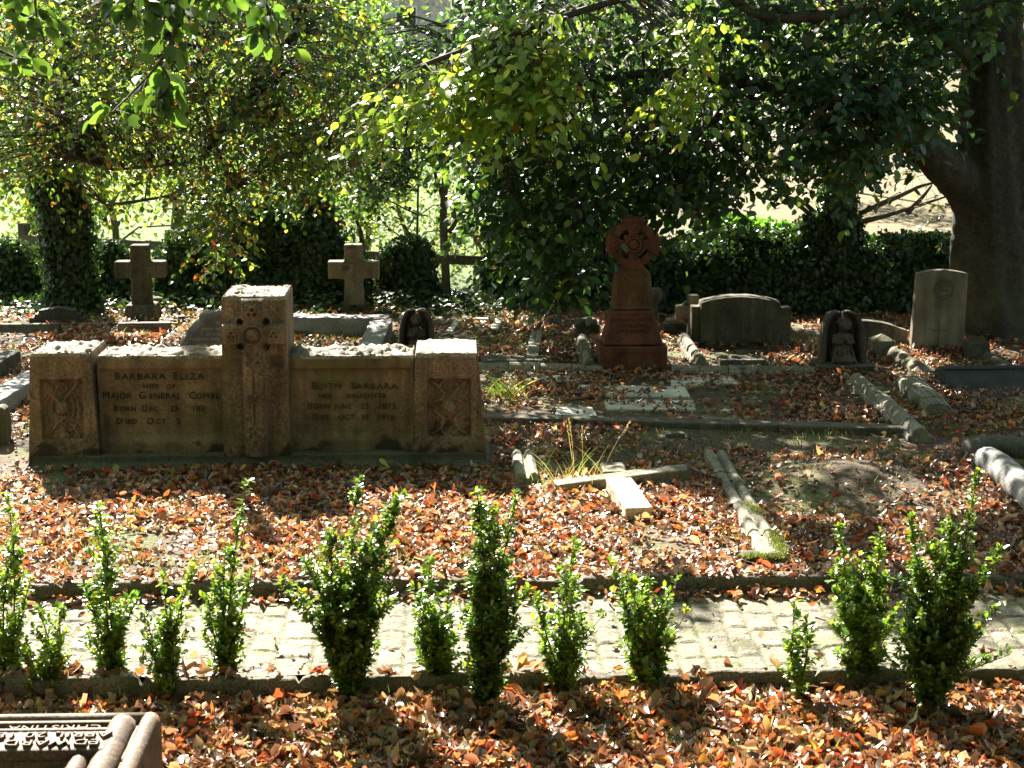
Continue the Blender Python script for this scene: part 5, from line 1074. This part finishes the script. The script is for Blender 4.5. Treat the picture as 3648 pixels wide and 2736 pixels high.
far_tree(380, 20.5, 2.6, 1.0, 'low bright green bush beyond the fence above the left plain cross', [LIM, G3, YEL], [3, 3, 1], 3600, .08, .05, .1)
far_tree(860, 21.5, 2.8, 1.1, 'rounded lime bush beyond the fence left of the right plain cross', [LIM, G3, G2], [3, 3, 2], 4000, .08, .05, .1)
far_tree(1290, 22, 3.0, 1.0, 'leafy green bush beyond the fence just right of the right plain cross', [G2, G3, LIM], [3, 3, 1], 3600, .08, .05, .2)
far_tree(100, 21, 4.6, 1.5, 'bright lime tree beyond the fence behind the ivy-clad trunk', [G3, LIM, YEL], [2, 3, 1], 7000, .11)
far_tree(620, 24, 4.2, 1.4, 'willowy yellow-green tree in the field between the plain crosses', [G3, LIM, YEL], [2, 3, 2], 5200, .13, nar=.28)
far_tree(1130, 23, 4.8, 1.5, 'mid green tree in the field above the right plain cross', [G2, G3, LIM], [3, 3, 1], 6500, .11)
far_tree(1450, 19.5, 1.9, .7, 'low lime-green shrub of thin stems behind the fence left of the young tree', [LIM, YEL, G3], [3, 2, 1], 1500, .07, .03, .1)
far_tree(1700, 20, 1.5, .6, 'low sunlit bush just beyond the fence right of the young tree', [LIM, YEL, G3], [3, 1, 2], 1300, .07, .03, .1)
far_tree(1950, 25, 5.2, 1.8, 'dark green tree in the field behind the beech foliage', [G1, G2, G3], [3, 3, 1], 7500, .12)
far_tree(2480, 27, 5.4, 1.7, 'tall tree in the field seen through gaps in the beech', [G2, G3], [2, 1], 5500, .13, z0=1.9)
far_tree(3050, 34, 6.5, 2.2, 'pale tree far behind the low beech limb', [G2, G3, BRN], [2, 2, 1], 6000, .15, z0=2.4)
far_tree(4150, 24, 5.5, 2., 'tree in the field beyond the beech trunk', [G2, G3], [2, 1], 6000, .13, z0=.6)
far_tree(4900, 22, 5.5, 2.2, 'dark tree in the field far to the right of the beech', [G1, G2, G3], [2, 2, 1], 6000, .13, z0=.3)
# hillside woodland and houses far away
def woodland():
    lb = LB()
    for k in range(70):
        x = -60+120*k/69+random.uniform(-2, 2); Y = random.uniform(105, 150); g0 = float(gz(x, Y)); h = random.uniform(6, 11); n = 420
        p = rdir(n)*rng.uniform(.5, 1, (n, 1))*[3.4, 3, h*.5]+[x, Y, g0+h*.45]
        lb.add(*leaf_mesh(p, rdir(n), rdir(n), rng.uniform(.5, 1.1, n), .7, T4, F4, .1, 0, pick([G1, G2, (.09, .12, .03), BRN], [3, 3, 2, .6], n)))
    tag(lb.build('hillside_woodland', IVYL), kind='stuff')
woodland()
def house(px0, Y, wd, label, wall=(.45, .42, .38), roofc=(.10, .115, .15)):
    x = P(px0, 300, Y)[0]; g0 = float(gz(x, Y)); t_ = thing('house', (x, Y, g0), label, 'house', 'houses across the field')
    mb = MB(); mb.add(*box((x, Y, g0-.3), (wd, 7, 3.4))); wl = mb.build('wall', stone('rendered_wall', wall, tuple(c*1.1 for c in wall), 3, .1), t_)
    V = np.array([(x-wd/2-.3, Y-3.9, g0+3.1), (x+wd/2+.3, Y-3.9, g0+3.1), (x+wd/2+.3, Y+3.9, g0+3.1), (x-wd/2-.3, Y+3.9, g0+3.1), (x-wd/2-.3, Y, g0+6.2), (x+wd/2+.3, Y, g0+6.2)])
    mb = MB(); mb.add(V, [(0, 1, 5, 4), (2, 3, 4, 5), (0, 4, 3), (1, 2, 5), (3, 2, 1, 0)]); rf = mb.build('roof', stone('slate_roof', roofc, tuple(c*1.3 for c in roofc), 2, .2, .5), t_)
    mb = MB(); mb.add(*box((x+wd*.3, Y, g0+5.4), (.8, .8, 1.9))); mb.build('chimney', stone('chimney_brick', (.25, .11, .07), (.32, .15, .1), 4, .1), rf)
    for k in (-.3, 0, .3):
        mb = MB(); mb.add(*box((x+wd*k, Y-3.53, g0+1.0), (1.1, .08, 1.2))); wn = mb.build('window', stone('window_frame', (.7, .7, .7), (.75, .75, .75), 4, .0), wl)
        mb = MB(); mb.add(*box((x+wd*k, Y-3.58, g0+1.08), (.94, .03, 1.04))); mb.build('pane', stone('window_glass', (.03, .035, .04), (.05, .055, .06), 1, 0, .1), wn)
house(1230, 92, 11, 'grey-roofed house far across the field, seen through the left tree')
house(2780, 95, 10, 'grey-roofed house far across the field, behind the beech leaves')
# fence
fa, fb_ = np.array([-4.6, 18.75]), np.array([2.1, 15.98])
fe = thing('wooden_fence', (*((fa+fb_)/2), -.5), 'weathered post and rail fence between the ivy and the bright field', 'fence')
L_ = np.linalg.norm(fb_-fa); ang = math.atan2(*(fb_-fa)[::-1]); npo = 5
for k in range(npo):
    p = fa+(fb_-fa)*k/(npo-1); mb = MB(); mb.add(*box((p[0], p[1], -.75), (.10, .10, 1.18), rz=ang)); bevel(mb.build('post', WOOD, fe), .008)
for k in range(npo-1):
    for z, dz in ((.215, .09), (-.115, .09), (-.45, .09)):
        p = fa+(fb_-fa)*(k+.5)/(npo-1)-np.array([0, .075]); mb = MB(); mb.add(*box((p[0], p[1], z+random.uniform(-.01, .01)), (L_/(npo-1)+.02, .035, dz), rz=ang+random.uniform(-.004, .004))); bevel(mb.build('rail', WOOD, fe), .006)
# ------------------------------------------------------------------ near hanging branches, top left
# unseen leaf ring added at the camera's back and sides to deepen the shade
lb = LB(); n = 26000; a_ = rng.uniform(R(165), R(375), n); rr_ = rng.uniform(11, 15, n)
p = np.stack([np.cos(a_)*rr_, np.sin(a_)*rr_+3, rng.uniform(0, 7.5, n)], -1); lb.add(*leaf_mesh(p, rdir(n), rdir(n), rng.uniform(.25, .5, n), .3, T4, F4, .1, 0, pick([G1, G2], [2, 1], n)))
tag(lb.build('unseen_shade_woodland', IVYL), kind='stuff')
def near_branch(paths, label, n_leaf, pal, wts, leaf=.088):
    c = P(*paths[0][0]); t_ = thing('hanging_branch', c, label, 'branch', 'leafy branch ends hanging in from above'); Pn = []; An = []; Nn = []
    mb = MB()
    for pts in paths:
        q = smooth_path([P(*a) for a in pts], 10); mb.add(*tube(q, np.linspace(.009, .003, len(q)), 6, cap=False))
        d = unit(np.gradient(q, axis=0)); k = n_leaf; idx = rng.uniform(.12, 1, k)*(len(q)-1); i0 = idx.astype(int).clip(0, len(q)-2); f_ = (idx-i0)[:, None]; pp = q[i0]*(1-f_)+q[i0+1]*f_
        side = unit(np.cross(d[i0], [0, 0, 1.])+rng.normal(0, .3, (k, 3)))*np.where(rng.random(k) < .5, 1, -1)[:, None]
        off = side*rng.uniform(.0, .10, (k, 1)); 
        ax = unit(d[i0]*.5+side*.7+[0, 0, -.5]+rng.normal(0, .3, (k, 3))); Pn.append(pp+off+[0, 0, -.02]*rng.random((k, 1))); An.append(ax); Nn.append(unit(rng.normal(0, .6, (k, 3))+[0, -.7, .6]))
        for a_, b_ in zip(pp[::2], (pp+off)[::2]): mb.add(*tube([a_, b_], [.002, .0012], 3, cap=False))
    mb.build('twig', TWIG, t_, True)
    Pn = np.concatenate(Pn); An = np.concatenate(An); Nn = np.concatenate(Nn); n = len(Pn); L_ = leaf*rng.uniform(.6, 1.1, n)
    lb = LB(); lb.add(*leaf_mesh(Pn, An, Nn, L_, L_*.66, TX, FX, rng.uniform(0, .2, n), rng.normal(-.12, .12, n), pick(pal, wts, n, .12))); lb.build('leaves', COPPERL, t_)
PG = [(.035, .085, .015), (.06, .13, .02), (.02, .05, .015)]
near_branch([[(700, -60, 7.2), (640, 80, 7.1), (570, 220, 7.0), (480, 320, 7.0), (400, 400, 6.9)], [(570, 220, 7.), (600, 300, 7.), (540, 380, 6.95)], [(500, -60, 7.2), (440, 40, 7.1)], [(620, -40, 7.2), (580, 90, 7.1)]], 'leafy branch end hanging from the top edge left of centre, tip over the autumn tree', 36, PG, [3, 3, 2])
near_branch([[(900, -60, 7.2), (950, 20, 7.1), (980, 110, 7.05), (1010, 190, 7.)], [(800, -60, 7.3), (740, 20, 7.2)], [(960, 40, 7.1), (930, 120, 7.1)]], 'small bright green branch end at the top edge, right of the longer hanging branch', 15, PG, [2, 4, 1])
near_branch([[(-60, -60, 7.1), (40, 30, 7.), (130, 80, 7.), (160, 150, 6.95)], [(120, -60, 7.1), (130, 60, 7.)], [(-60, 150, 7.), (40, 200, 7.), (100, 210, 6.95)]], 'pale green branch end in the top left corner', 18, PG, [3, 4, 1])
# ------------------------------------------------------------------ box shrubs along the path
def boxshrub(bpx, bpy_, tips, label, dens=.85, w=.092, pal=None):
    b0 = G(bpx, bpy_, -.07); t_ = thing('box_shrub', (b0[0], b0[1], -.08), label, 'shrub', 'young box shrubs along the cobbled path'); mb = MB(); Pn = []; An = []; Nn = []
    for (tx, ty, ww) in tips:
        ww *= random.uniform(.6, 1.35)*(1.2 if dens > 1 else 1)
        Yt_ = b0[1]+random.uniform(-.10, .06); e = P(tx, ty, Yt_); s_ = b0+[random.uniform(-.03, .03), random.uniform(-.03, .03), 0]
        m_ = s_*.45+e*.55+np.array([(s_[0]-e[0])*.12+random.gauss(0, .01), 0, .02]); q = smooth_path([s_, s_*.75+m_*.25+[0, 0, .02], m_, e], 7); H = np.linalg.norm(e-s_)
        mb.add(*tube(q, np.linspace(.006, .0015, len(q)), 5, cap=False))
        nt_ = int(H/.0085*dens)
        for k in range(nt_):
            u = random.uniform(.06, 1)**.9; i = u*(len(q)-1); i0 = min(int(i), len(q)-2); p0 = q[i0]*(1-(i-i0))+q[i0+1]*(i-i0)
            prof = w*ww*(.45+.55*float(ss(.05, .5, u)))*(1-.80*max(0, (u-.5)/.5)**1.2); L_ = prof*random.uniform(.3, 1.25); a_ = random.uniform(0, 6.283)
            d = unit(np.array([math.cos(a_), math.sin(a_), random.uniform(.8, 2.2)])); nl = max(2, int(L_/.009)); tt = np.linspace(.15, 1, nl)[:, None]; pts = p0+d*L_*tt
            if L_ > .03: mb.add(*tube([p0, p0+d*L_], [.0018, .0008], 3, cap=False))
            for sg in (-1, 1):
                sd = unit(np.cross(d, rdir(nl)))*sg; ax = unit(sd+d*.8+rng.normal(0, .25, (nl, 3))); Pn.append(pts); An.append(ax); Nn.append(unit(d*.4+[0, 0, 1.]-ax*.2+rng.normal(0, .42, (nl, 3))))
    mb.build('stems', TWIG, t_)
    Pn = np.concatenate(Pn); An = np.concatenate(An); Nn = np.concatenate(Nn); n = len(Pn); L_ = rng.uniform(.017, .031, n)
    TB = np.array([[0, 0, 0], [.3, .42, 1], [.72, .44, 1], [1, 0, 0], [.72, -.44, 1], [.3, -.42, 1]]); FB = np.array([[0, 3, 2], [0, 2, 1], [0, 4, 3], [0, 5, 4]])
    lb = LB(); lb.add(*leaf_mesh(Pn, An, Nn, L_, L_*.58, TB, FB, .12, rng.normal(-.1, .1, n), pick(pal or ([(.05, .12, .02), (.10, .19, .025), (.22, .30, .035), (.26, .20, .04)] if dens < 1 else [(.035, .085, .02), (.07, .14, .025), (.18, .26, .03), (.24, .20, .04)]), [3, 4, 3.2, .25], n))); lb.build('leaves', BOXL, t_); return n
tot = 0
for a in [(30, 2440, [(30, 1760, 1.0), (60, 1900, .8), (-20, 2000, 1.1), (110, 2060, .7), (70, 2200, 1)], 'tall narrow box shrub cut by the left edge'),
          (165, 2500, [(140, 2180, 1.1), (210, 2170, 1.), (90, 2330, 1.1), (240, 2330, 1.)], 'low box shrub behind the wooden peg'),
          (390, 2440, [(355, 1810, 1.), (385, 1960, 1.2), (285, 2040, .8), (470, 2130, 1.), (430, 2230, 1.2), (320, 2260, .9), (500, 2120, .6)], 'box shrub of several upright stems, third from the left edge'),
          (595, 2500, [(580, 2055, .9), (690, 2020, .7), (520, 2180, .9), (640, 2150, 1.), (600, 2300, 1.2)], 'thin dark box shrub of forked stems, fourth from the left edge'),
          (795, 2455, [(880, 1710, .75), (800, 1980, 1.2), (740, 2130, 1.1), (900, 2020, .8), (850, 2200, 1.1), (720, 2260, 1.)], 'lanky box shrub with one long shoot leaning right to the memorial base'),
          (1250, 2500, [(1278, 1700, 1.2), (1425, 1760, 1.2), (1180, 1900, 1.5), (990, 2085, .9), (1085, 2000, 1.2), (1330, 1900, 1.5), (1400, 2090, 1.2), (1260, 2050, 1.8), (1150, 2200, 1.6), (1200, 2380, 1.2), (1350, 2250, 1.5)], 'largest dense box shrub left of the picture centre, with two tall tips', 1.05),
          (1560, 2460, [(1530, 1990, 1.), (1470, 2090, 1.), (1600, 2080, 1.2), (1560, 2200, 1.5), (1620, 2280, 1.2), (1500, 2250, 1.2)], 'bushy light green box shrub just right of the largest one'),
          (1735, 2520, [(1700, 1760, 1.3), (1840, 1770, .7), (1740, 1800, 1.4), (1700, 1950, 1.3), (1760, 2000, 1.5), (1890, 2095, .7), (1780, 2180, 1.4), (1700, 2200, 1.4), (1830, 2300, 1.)], 'tall dark columnar box shrub at the centre of the row', 1.1),
          (1995, 2490, [(2045, 1915, 1.), (1905, 2130, .9), (2020, 2080, 1.3), (2150, 2190, .8), (1960, 2210, 1.2), (2080, 2200, 1.2), (1930, 2320, 1.)], 'airy yellow-green box shrub right of the dark column'),
          (2310, 2470, [(2165, 1990, .9), (2230, 2060, 1.2), (2300, 2080, 1.3), (2420, 2060, 1.), (2380, 2130, 1.2), (2220, 2190, 1.1), (2450, 2170, .8), (2320, 2250, 1.6), (2260, 2300, 1.3)], 'vase-shaped box shrub spreading at the top, below the fallen cross'),
          (2835, 2510, [(2830, 2145, .6), (2870, 2190, .8), (2825, 2250, 1.), (2770, 2380, .6)], 'smallest slim box shrub, left of the two big right-hand ones'),
          (3065, 2450, [(2990, 1880, .9), (3140, 1880, .8), (3060, 1980, 1.5), (2970, 2050, 1.3), (3150, 2060, 1.4), (3050, 2180, 1.9), (2960, 2230, 1.3), (3170, 2230, 1.4), (3080, 2330, 1.5)], 'broad box shrub with two short tips, second from the right', .95),
          (3310, 2540, [(3485, 1690, .8), (3400, 1830, 1.3), (3245, 1840, 1.), (3330, 1950, 1.9), (3260, 2030, 1.7), (3450, 1980, 1.7), (3570, 1960, .9), (3420, 2150, 2.1), (3260, 2200, 1.9), (3580, 2140, .8), (3500, 2260, 1.3), (3340, 2330, 1.9), (3600, 2330, .7)], 'biggest glossy box shrub at the right with one long shoot leaning right', 1.08)]:
    tot += boxshrub(*a)
print('box leaves', tot)
# ------------------------------------------------------------------ ground cover
def blocked(x, y):
    r = np.zeros(len(x), bool)
    for poly in NO: r |= inside(poly, x, y)
    return r
def spread(n, x0=-5.5, x1=6., y0=4.6, y1=16.6):
    u = rng.random((n, 2)); y = y0+(y1-y0)*u[:, 1]**1.15; half = .42*y+.5; x = (u[:, 0]*2-1)*half+.12*y*0+y*.04; return x, y
def litdens(x, y):
    q = np.stack([x, y, np.zeros_like(x)], -1)-cO; k = q@cF; px = CX+FPX*(q@cR)/k; py = CY-FPX*(q@cU)/k
    d = .50+.85*fb2(x, y, 1.4, 3, 7.)+.45*fb2(x, y, 5., 2, 3.)
    d = np.where((py > 1700) & (py < 2080), d+.15, d); d = np.where((px > 1850) & (py > 1430) & (py < 1700), d-.22, d)
    onp = (y > YN-.02) & (y < YF+.10); d = np.where(onp, np.where(y > YF-.12, .35, .008), d)
    m_ = np.hypot((x-MND[0]+.05)/.62, (y-MND[1]+.15)/.62); d = np.where(m_ < 1, d*(.05+.4*m_**4), d)
    d = np.where((py < 1300) & (px > 600) & (px < 2100), d*.5, d); d = np.where(py < 1120, d*.6, d)
    d = np.where(py > 2400, d+.3, d)
    d = np.where((py > 2040) & (py < 2075) , d*.55, d)
    return np.clip(d, 0, 1)
def litter():
    x, y = spread(300000); keep = (rng.random(len(x)) < litdens(x, y)) & ~blocked(x, y); x, y = x[keep], y[keep]; n = len(x)
    on = (y > YN-.02) & (y < YF); z = np.where(on, .004, np.where((y > YF) & (y < YF+.11), .066, gz(x, y)))+rng.uniform(.003, .022, n)
    p = np.stack([x, y, z], -1); nr = unit(rng.normal(0, .30, (n, 3))+[0, 0, 1]); ax = unit(np.cross(nr, rdir(n)))
    L_ = rng.uniform(.022, .050, n)*np.where(y < 6.4, 1.2, 1.)
    c = pick([(.44, .15, .035), (.36, .07, .022), (.50, .33, .19), (.33, .19, .105), (.14, .07, .04), (.50, .27, .04), (.38, .36, .06), (.08, .045, .028)], [1.5, 1.5, 2.9, 3.3, 3.2, .2, .04, 2.6], n, .25)
    lb = LB(); lb.add(*leaf_mesh(p-ax*(L_/2)[:, None], ax, nr, L_, L_*rng.uniform(.5, .85, n), TX, FX, rng.normal(.12, .38, n), rng.normal(.1, .40, n), c)); lb.V[0] = lb.V[0]+rng.normal(0, 1, lb.V[0].shape)*np.repeat(.0016+L_*.032*(y < 7), len(TX))[:, None]
    tag(lb.build('leaf_litter', LITTER), kind='stuff'); return n
print('litter', litter())
def husks():
    x, y = spread(17000, y0=7.4); q = fb2(x, y, .9, 3, 1.)
    pyq = proj(np.stack([x, y, x*0], -1))[1]
    d = np.clip(.25+q, 0, 1)*np.where((pyq > 1330) & (pyq < 1560), 1.6, .8)*np.where(pyq > 1990, 1.4, 1)
    keep = (rng.random(len(x)) < d) & ~((y > YN-.1) & (y < YF-.1)) & ((pyq < 2120)); x, y = x[keep], y[keep]
    b_ = blocked(x, y); x, y = x[~b_], y[~b_]; n = len(x); z = gz(x, y)+rng.uniform(.008, .03, n)
    z = np.where((pyq[keep][~b_] > 1365) & (pyq[keep][~b_] < 1480), np.maximum(z, .07), z)
    bm = bmesh.new(); bmesh.ops.create_icosphere(bm, subdivisions=1, radius=1); T = np.array([v.co[:] for v in bm.verts]); F = np.array([[v.index for v in f.verts] for f in bm.faces]); bm.free()
    r = rng.uniform(.006, .013, n); T_ = T[None]*r[:, None, None]*rng.uniform(.75, 1.3, (n, len(T), 1)); V = (T_+np.stack([x, y, z], -1)[:, None]).reshape(-1, 3)
    FF = (F[None]+(np.arange(n)*len(T))[:, None, None]).reshape(-1, 3); c = np.repeat(pick([(.20, .10, .05), (.30, .17, .09), (.12, .06, .035)], [2, 2, 1], n), len(T), 0)
    tag(mk('beechnut_husks', V, FF, LITTER, col=c), kind='stuff')
husks()
def twigs():
    x, y = spread(900, y0=4.8); k_ = ~blocked(x, y) & ~((y > YN-.08) & (y < YF+.1)); x, y = x[k_], y[k_]; z = gz(x, y)+rng.uniform(.012, .035, len(x)); mb = MB()
    for a_, b_, c_ in zip(x, y, z):
        th = random.uniform(0, 6.28); L_ = random.uniform(.03, .14); d = np.array([math.cos(th), math.sin(th), random.uniform(-.08, .15)])*L_; bn = np.array([-d[1], d[0], 0])*random.uniform(-.2, .2)
        p0 = np.array([a_, b_, c_]); mb.add(*tube([p0, p0+d*.5+bn, p0+d], [.0022, .0018, .001], 4))
    tag(mb.build('fallen_twigs', TWIG), kind='stuff')
twigs()
def grass():
    x, y = spread(60000, y0=4.8); pxq, pyq = proj(np.stack([x, y, x*0], -1)); q = fb2(x, y, 1.2, 3, 9.); q2 = fb2(x, y, 4., 2, 2.)
    d = np.clip((q+.5*q2-.12)*2.2, 0, 1)*.7
    for poly, v in (([(620, 1180), (1330, 1160), (1360, 1240), (640, 1260)], .8), ([(1560, 1130), (1900, 1140), (1920, 1270), (1720, 1280)], .8), ([(2480, 1540), (3050, 1530), (3050, 1600), (2500, 1600)], .5), ([(1850, 1600), (2100, 1600), (2050, 1740), (1880, 1740)], .7), ([(1850, 1580), (2560, 1580), (2600, 1700), (2400, 1760), (1850, 1660)], .5), ([(1060, 1480), (1850, 1440), (1800, 1520)], .5), ([(2560, 1600), (3300, 1580), (3400, 1680), (2620, 1720)], .4), ([(2600, 1800), (2740, 1900), (2740, 1980), (2560, 1960)], .6), ([(900, 2000), (1800, 2000), (1800, 2060), (900, 2060)], .6), ([(2400, 2600), (3100, 2600), (3100, 2736), (2200, 2736)], .5), ([(2780, 1180), (2940, 1210), (2900, 1270), (2500, 1260)], .8)): d = np.where(inside(poly, pxq, pyq), np.maximum(d, v), d)
    m_ = np.hypot((x-MND[0]+.05)/.62, (y-MND[1]+.15)/.62); d = np.where(m_ < 1, .15, d)
    keep = (rng.random(len(x)) < d) & ~blocked(x, y) & ~((y > YN-.09) & (y < YF+.11)); x, y = x[keep], y[keep]; n = len(x); k = 3
    p = np.repeat(np.stack([x, y, gz(x, y)], -1), k, 0); p[:, :2] += rng.normal(0, .012, (n*k, 2)); n *= k
    ax = unit(rng.normal(0, .45, (n, 3))+[0, 0, 1]); L_ = rng.uniform(.02, .065, n)
    lb = LB(); lb.add(*leaf_mesh(p, ax, rdir(n), L_, .0032, T4, F4, .0, rng.normal(0, .25, n), pick([(.12, .17, .035), (.22, .26, .07), (.42, .36, .18), (.08, .11, .03)], [3, 3, 2.2, 1.5], n)))
    # creeping moss joints on the path
    tag(lb.build('grass', GRASSL), kind='stuff')
grass()
def blades(c0, n, L0, L1, label, name, cat, pal, wts, sp=.03, wd=.006, tilt=.5, heads=False, droop=.25):
    t_ = thing(name, c0, label, cat); lb = LB(); mb = MB(); T = []; 
    for k in range(n):
        L_ = random.uniform(L0, L1); a_ = random.uniform(0, 6.283); d = unit(np.array([math.cos(a_)*tilt*random.random(), math.sin(a_)*tilt*random.random(), 1.])); s_ = c0+np.array([random.gauss(0, sp), random.gauss(0, sp), 0])
        q = np.array([s_+d*L_*u+np.array([math.cos(a_), math.sin(a_), -.7])*droop*L_*u*u for u in np.linspace(0, 1, 7)]); sd = unit(np.cross(d, [math.sin(a_+.5), -math.cos(a_+.5), .3]))
        ww = wd*np.array([.7, 1, 1, .9, .7, .45, .05])[:, None]; V = np.vstack([q-sd*ww/2, q+sd*ww/2]); F = [(i, i+1, i+8) for i in range(6)]+[(i, i+8, i+7) for i in range(6)]
        lb.add(V, np.array(F), np.repeat(pick(pal, wts, 1), 14, 0))
        if heads:
            h_ = q[-1]; hh = 22; pp = q[-3]+(q[-1]-q[-3])*rng.random((hh, 1)); lb.add(*leaf_mesh(pp, unit(d+rng.normal(0, .35, (hh, 3))), rdir(hh), .012, .003, T4, F4, 0, 0, pick([(.42, .28, .14)], [1], hh)))
    lb.build('blades', GRASSL, t_)
GR = [(.12, .22, .03), (.22, .30, .05), (.40, .36, .16)]
blades(G(1800, 1425, .03), 60, .14, .30, 'tuft of long green grass beside the right pier of the memorial', 'grass_tuft', 'grass tuft', GR, [4, 3, 1.5], .06, .008, .9, droop=.4)
blades(G(2010, 1725, .03), 34, .12, .30, 'wispy dry grass at the left arm of the fallen cross', 'grass_tuft', 'grass tuft', GR, [1, 2, 3], .10, .003, .5)
blades(G(2030, 1690, .03), 4, .26, .34, 'seeding grass stalks standing left of the fallen cross', 'grass_stalks', 'grass stalk', [(.42, .33, .16)], [1], .05, .0035, .15, heads=True, droop=.05)
s0 = G(2142, 1690, .05); t_ = thing('grass_stalk', s0, 'single long seeding grass stalk leaning right over the fallen cross', 'grass stalk')
e0 = P(2242, 1505, s0[1]); mb = MB(); mb.add(*tube(smooth_path([s0, s0*.5+e0*.5+[-.01, 0, 0], e0], 6), np.linspace(.0022, .0012, 13), 5)); mb.build('stem', stone('dry_straw', (.34, .28, .12), (.45, .38, .2), 30, .1), t_, True)
lb = LB(); hh = 60; pp = e0+(s0-e0)*rng.random((hh, 1))*.22; lb.add(*leaf_mesh(pp, unit((e0-s0)*3+rng.normal(0, .35, (hh, 3))), rdir(hh), .015, .004, T4, F4, 0, 0, pick([(.45, .26, .12)], [1], hh))); lb.build('seed_head', GRASSL, t_)
blades(G(1185, 2560, -.08), 40, .05, .11, 'small grass tuft at the foot of the largest box shrub', 'grass_tuft', 'grass tuft', GR, [3, 2, 1], .05, .005, .9, droop=.3)
blades(G(2360, 2440, -.06), 8, .08, .16, 'few grass blades beside the vase-shaped shrub', 'grass_tuft', 'grass tuft', GR, [1, 2, 1], .03, .004, .6)
blades(G(2480, 2560, -.08), 22, .05, .12, 'sparse grass tuft in the near leaves right of centre', 'grass_tuft', 'grass tuft', GR, [2, 2, 1], .06, .004, .8)
# ivy creeping over the ground under the hedge
lb = LB(); n = 15000; x = rng.uniform(-5.5, 5.2, n); y = rng.uniform(14.55, 15.95, n); keep = (rng.random(n) < np.clip((y-14.5)*1.2+.4*fb2(x, y, 1.5, 2), 0, 1)) & ~blocked(x, y); x, y = x[keep], y[keep]; n = len(x)
p = np.stack([x, y, gz(x, y)+rng.uniform(.01, .09, n)*ss(14.6, 15.4, y)+.015], -1); nr = unit(rng.normal(0, .45, (n, 3))+[0, 0, 1])
lb.add(*leaf_mesh(p, unit(np.cross(nr, rdir(n))), nr, rng.uniform(.035, .06, n), rng.uniform(.035, .06, n), T5, F5, .1, 0, pick([(.022, .05, .018), (.035, .075, .02), (.07, .11, .03)], [4, 3, 1], n)))
tag(lb.build('ground_ivy', IVYL), kind='stuff')
print('canopy', n1, n2)
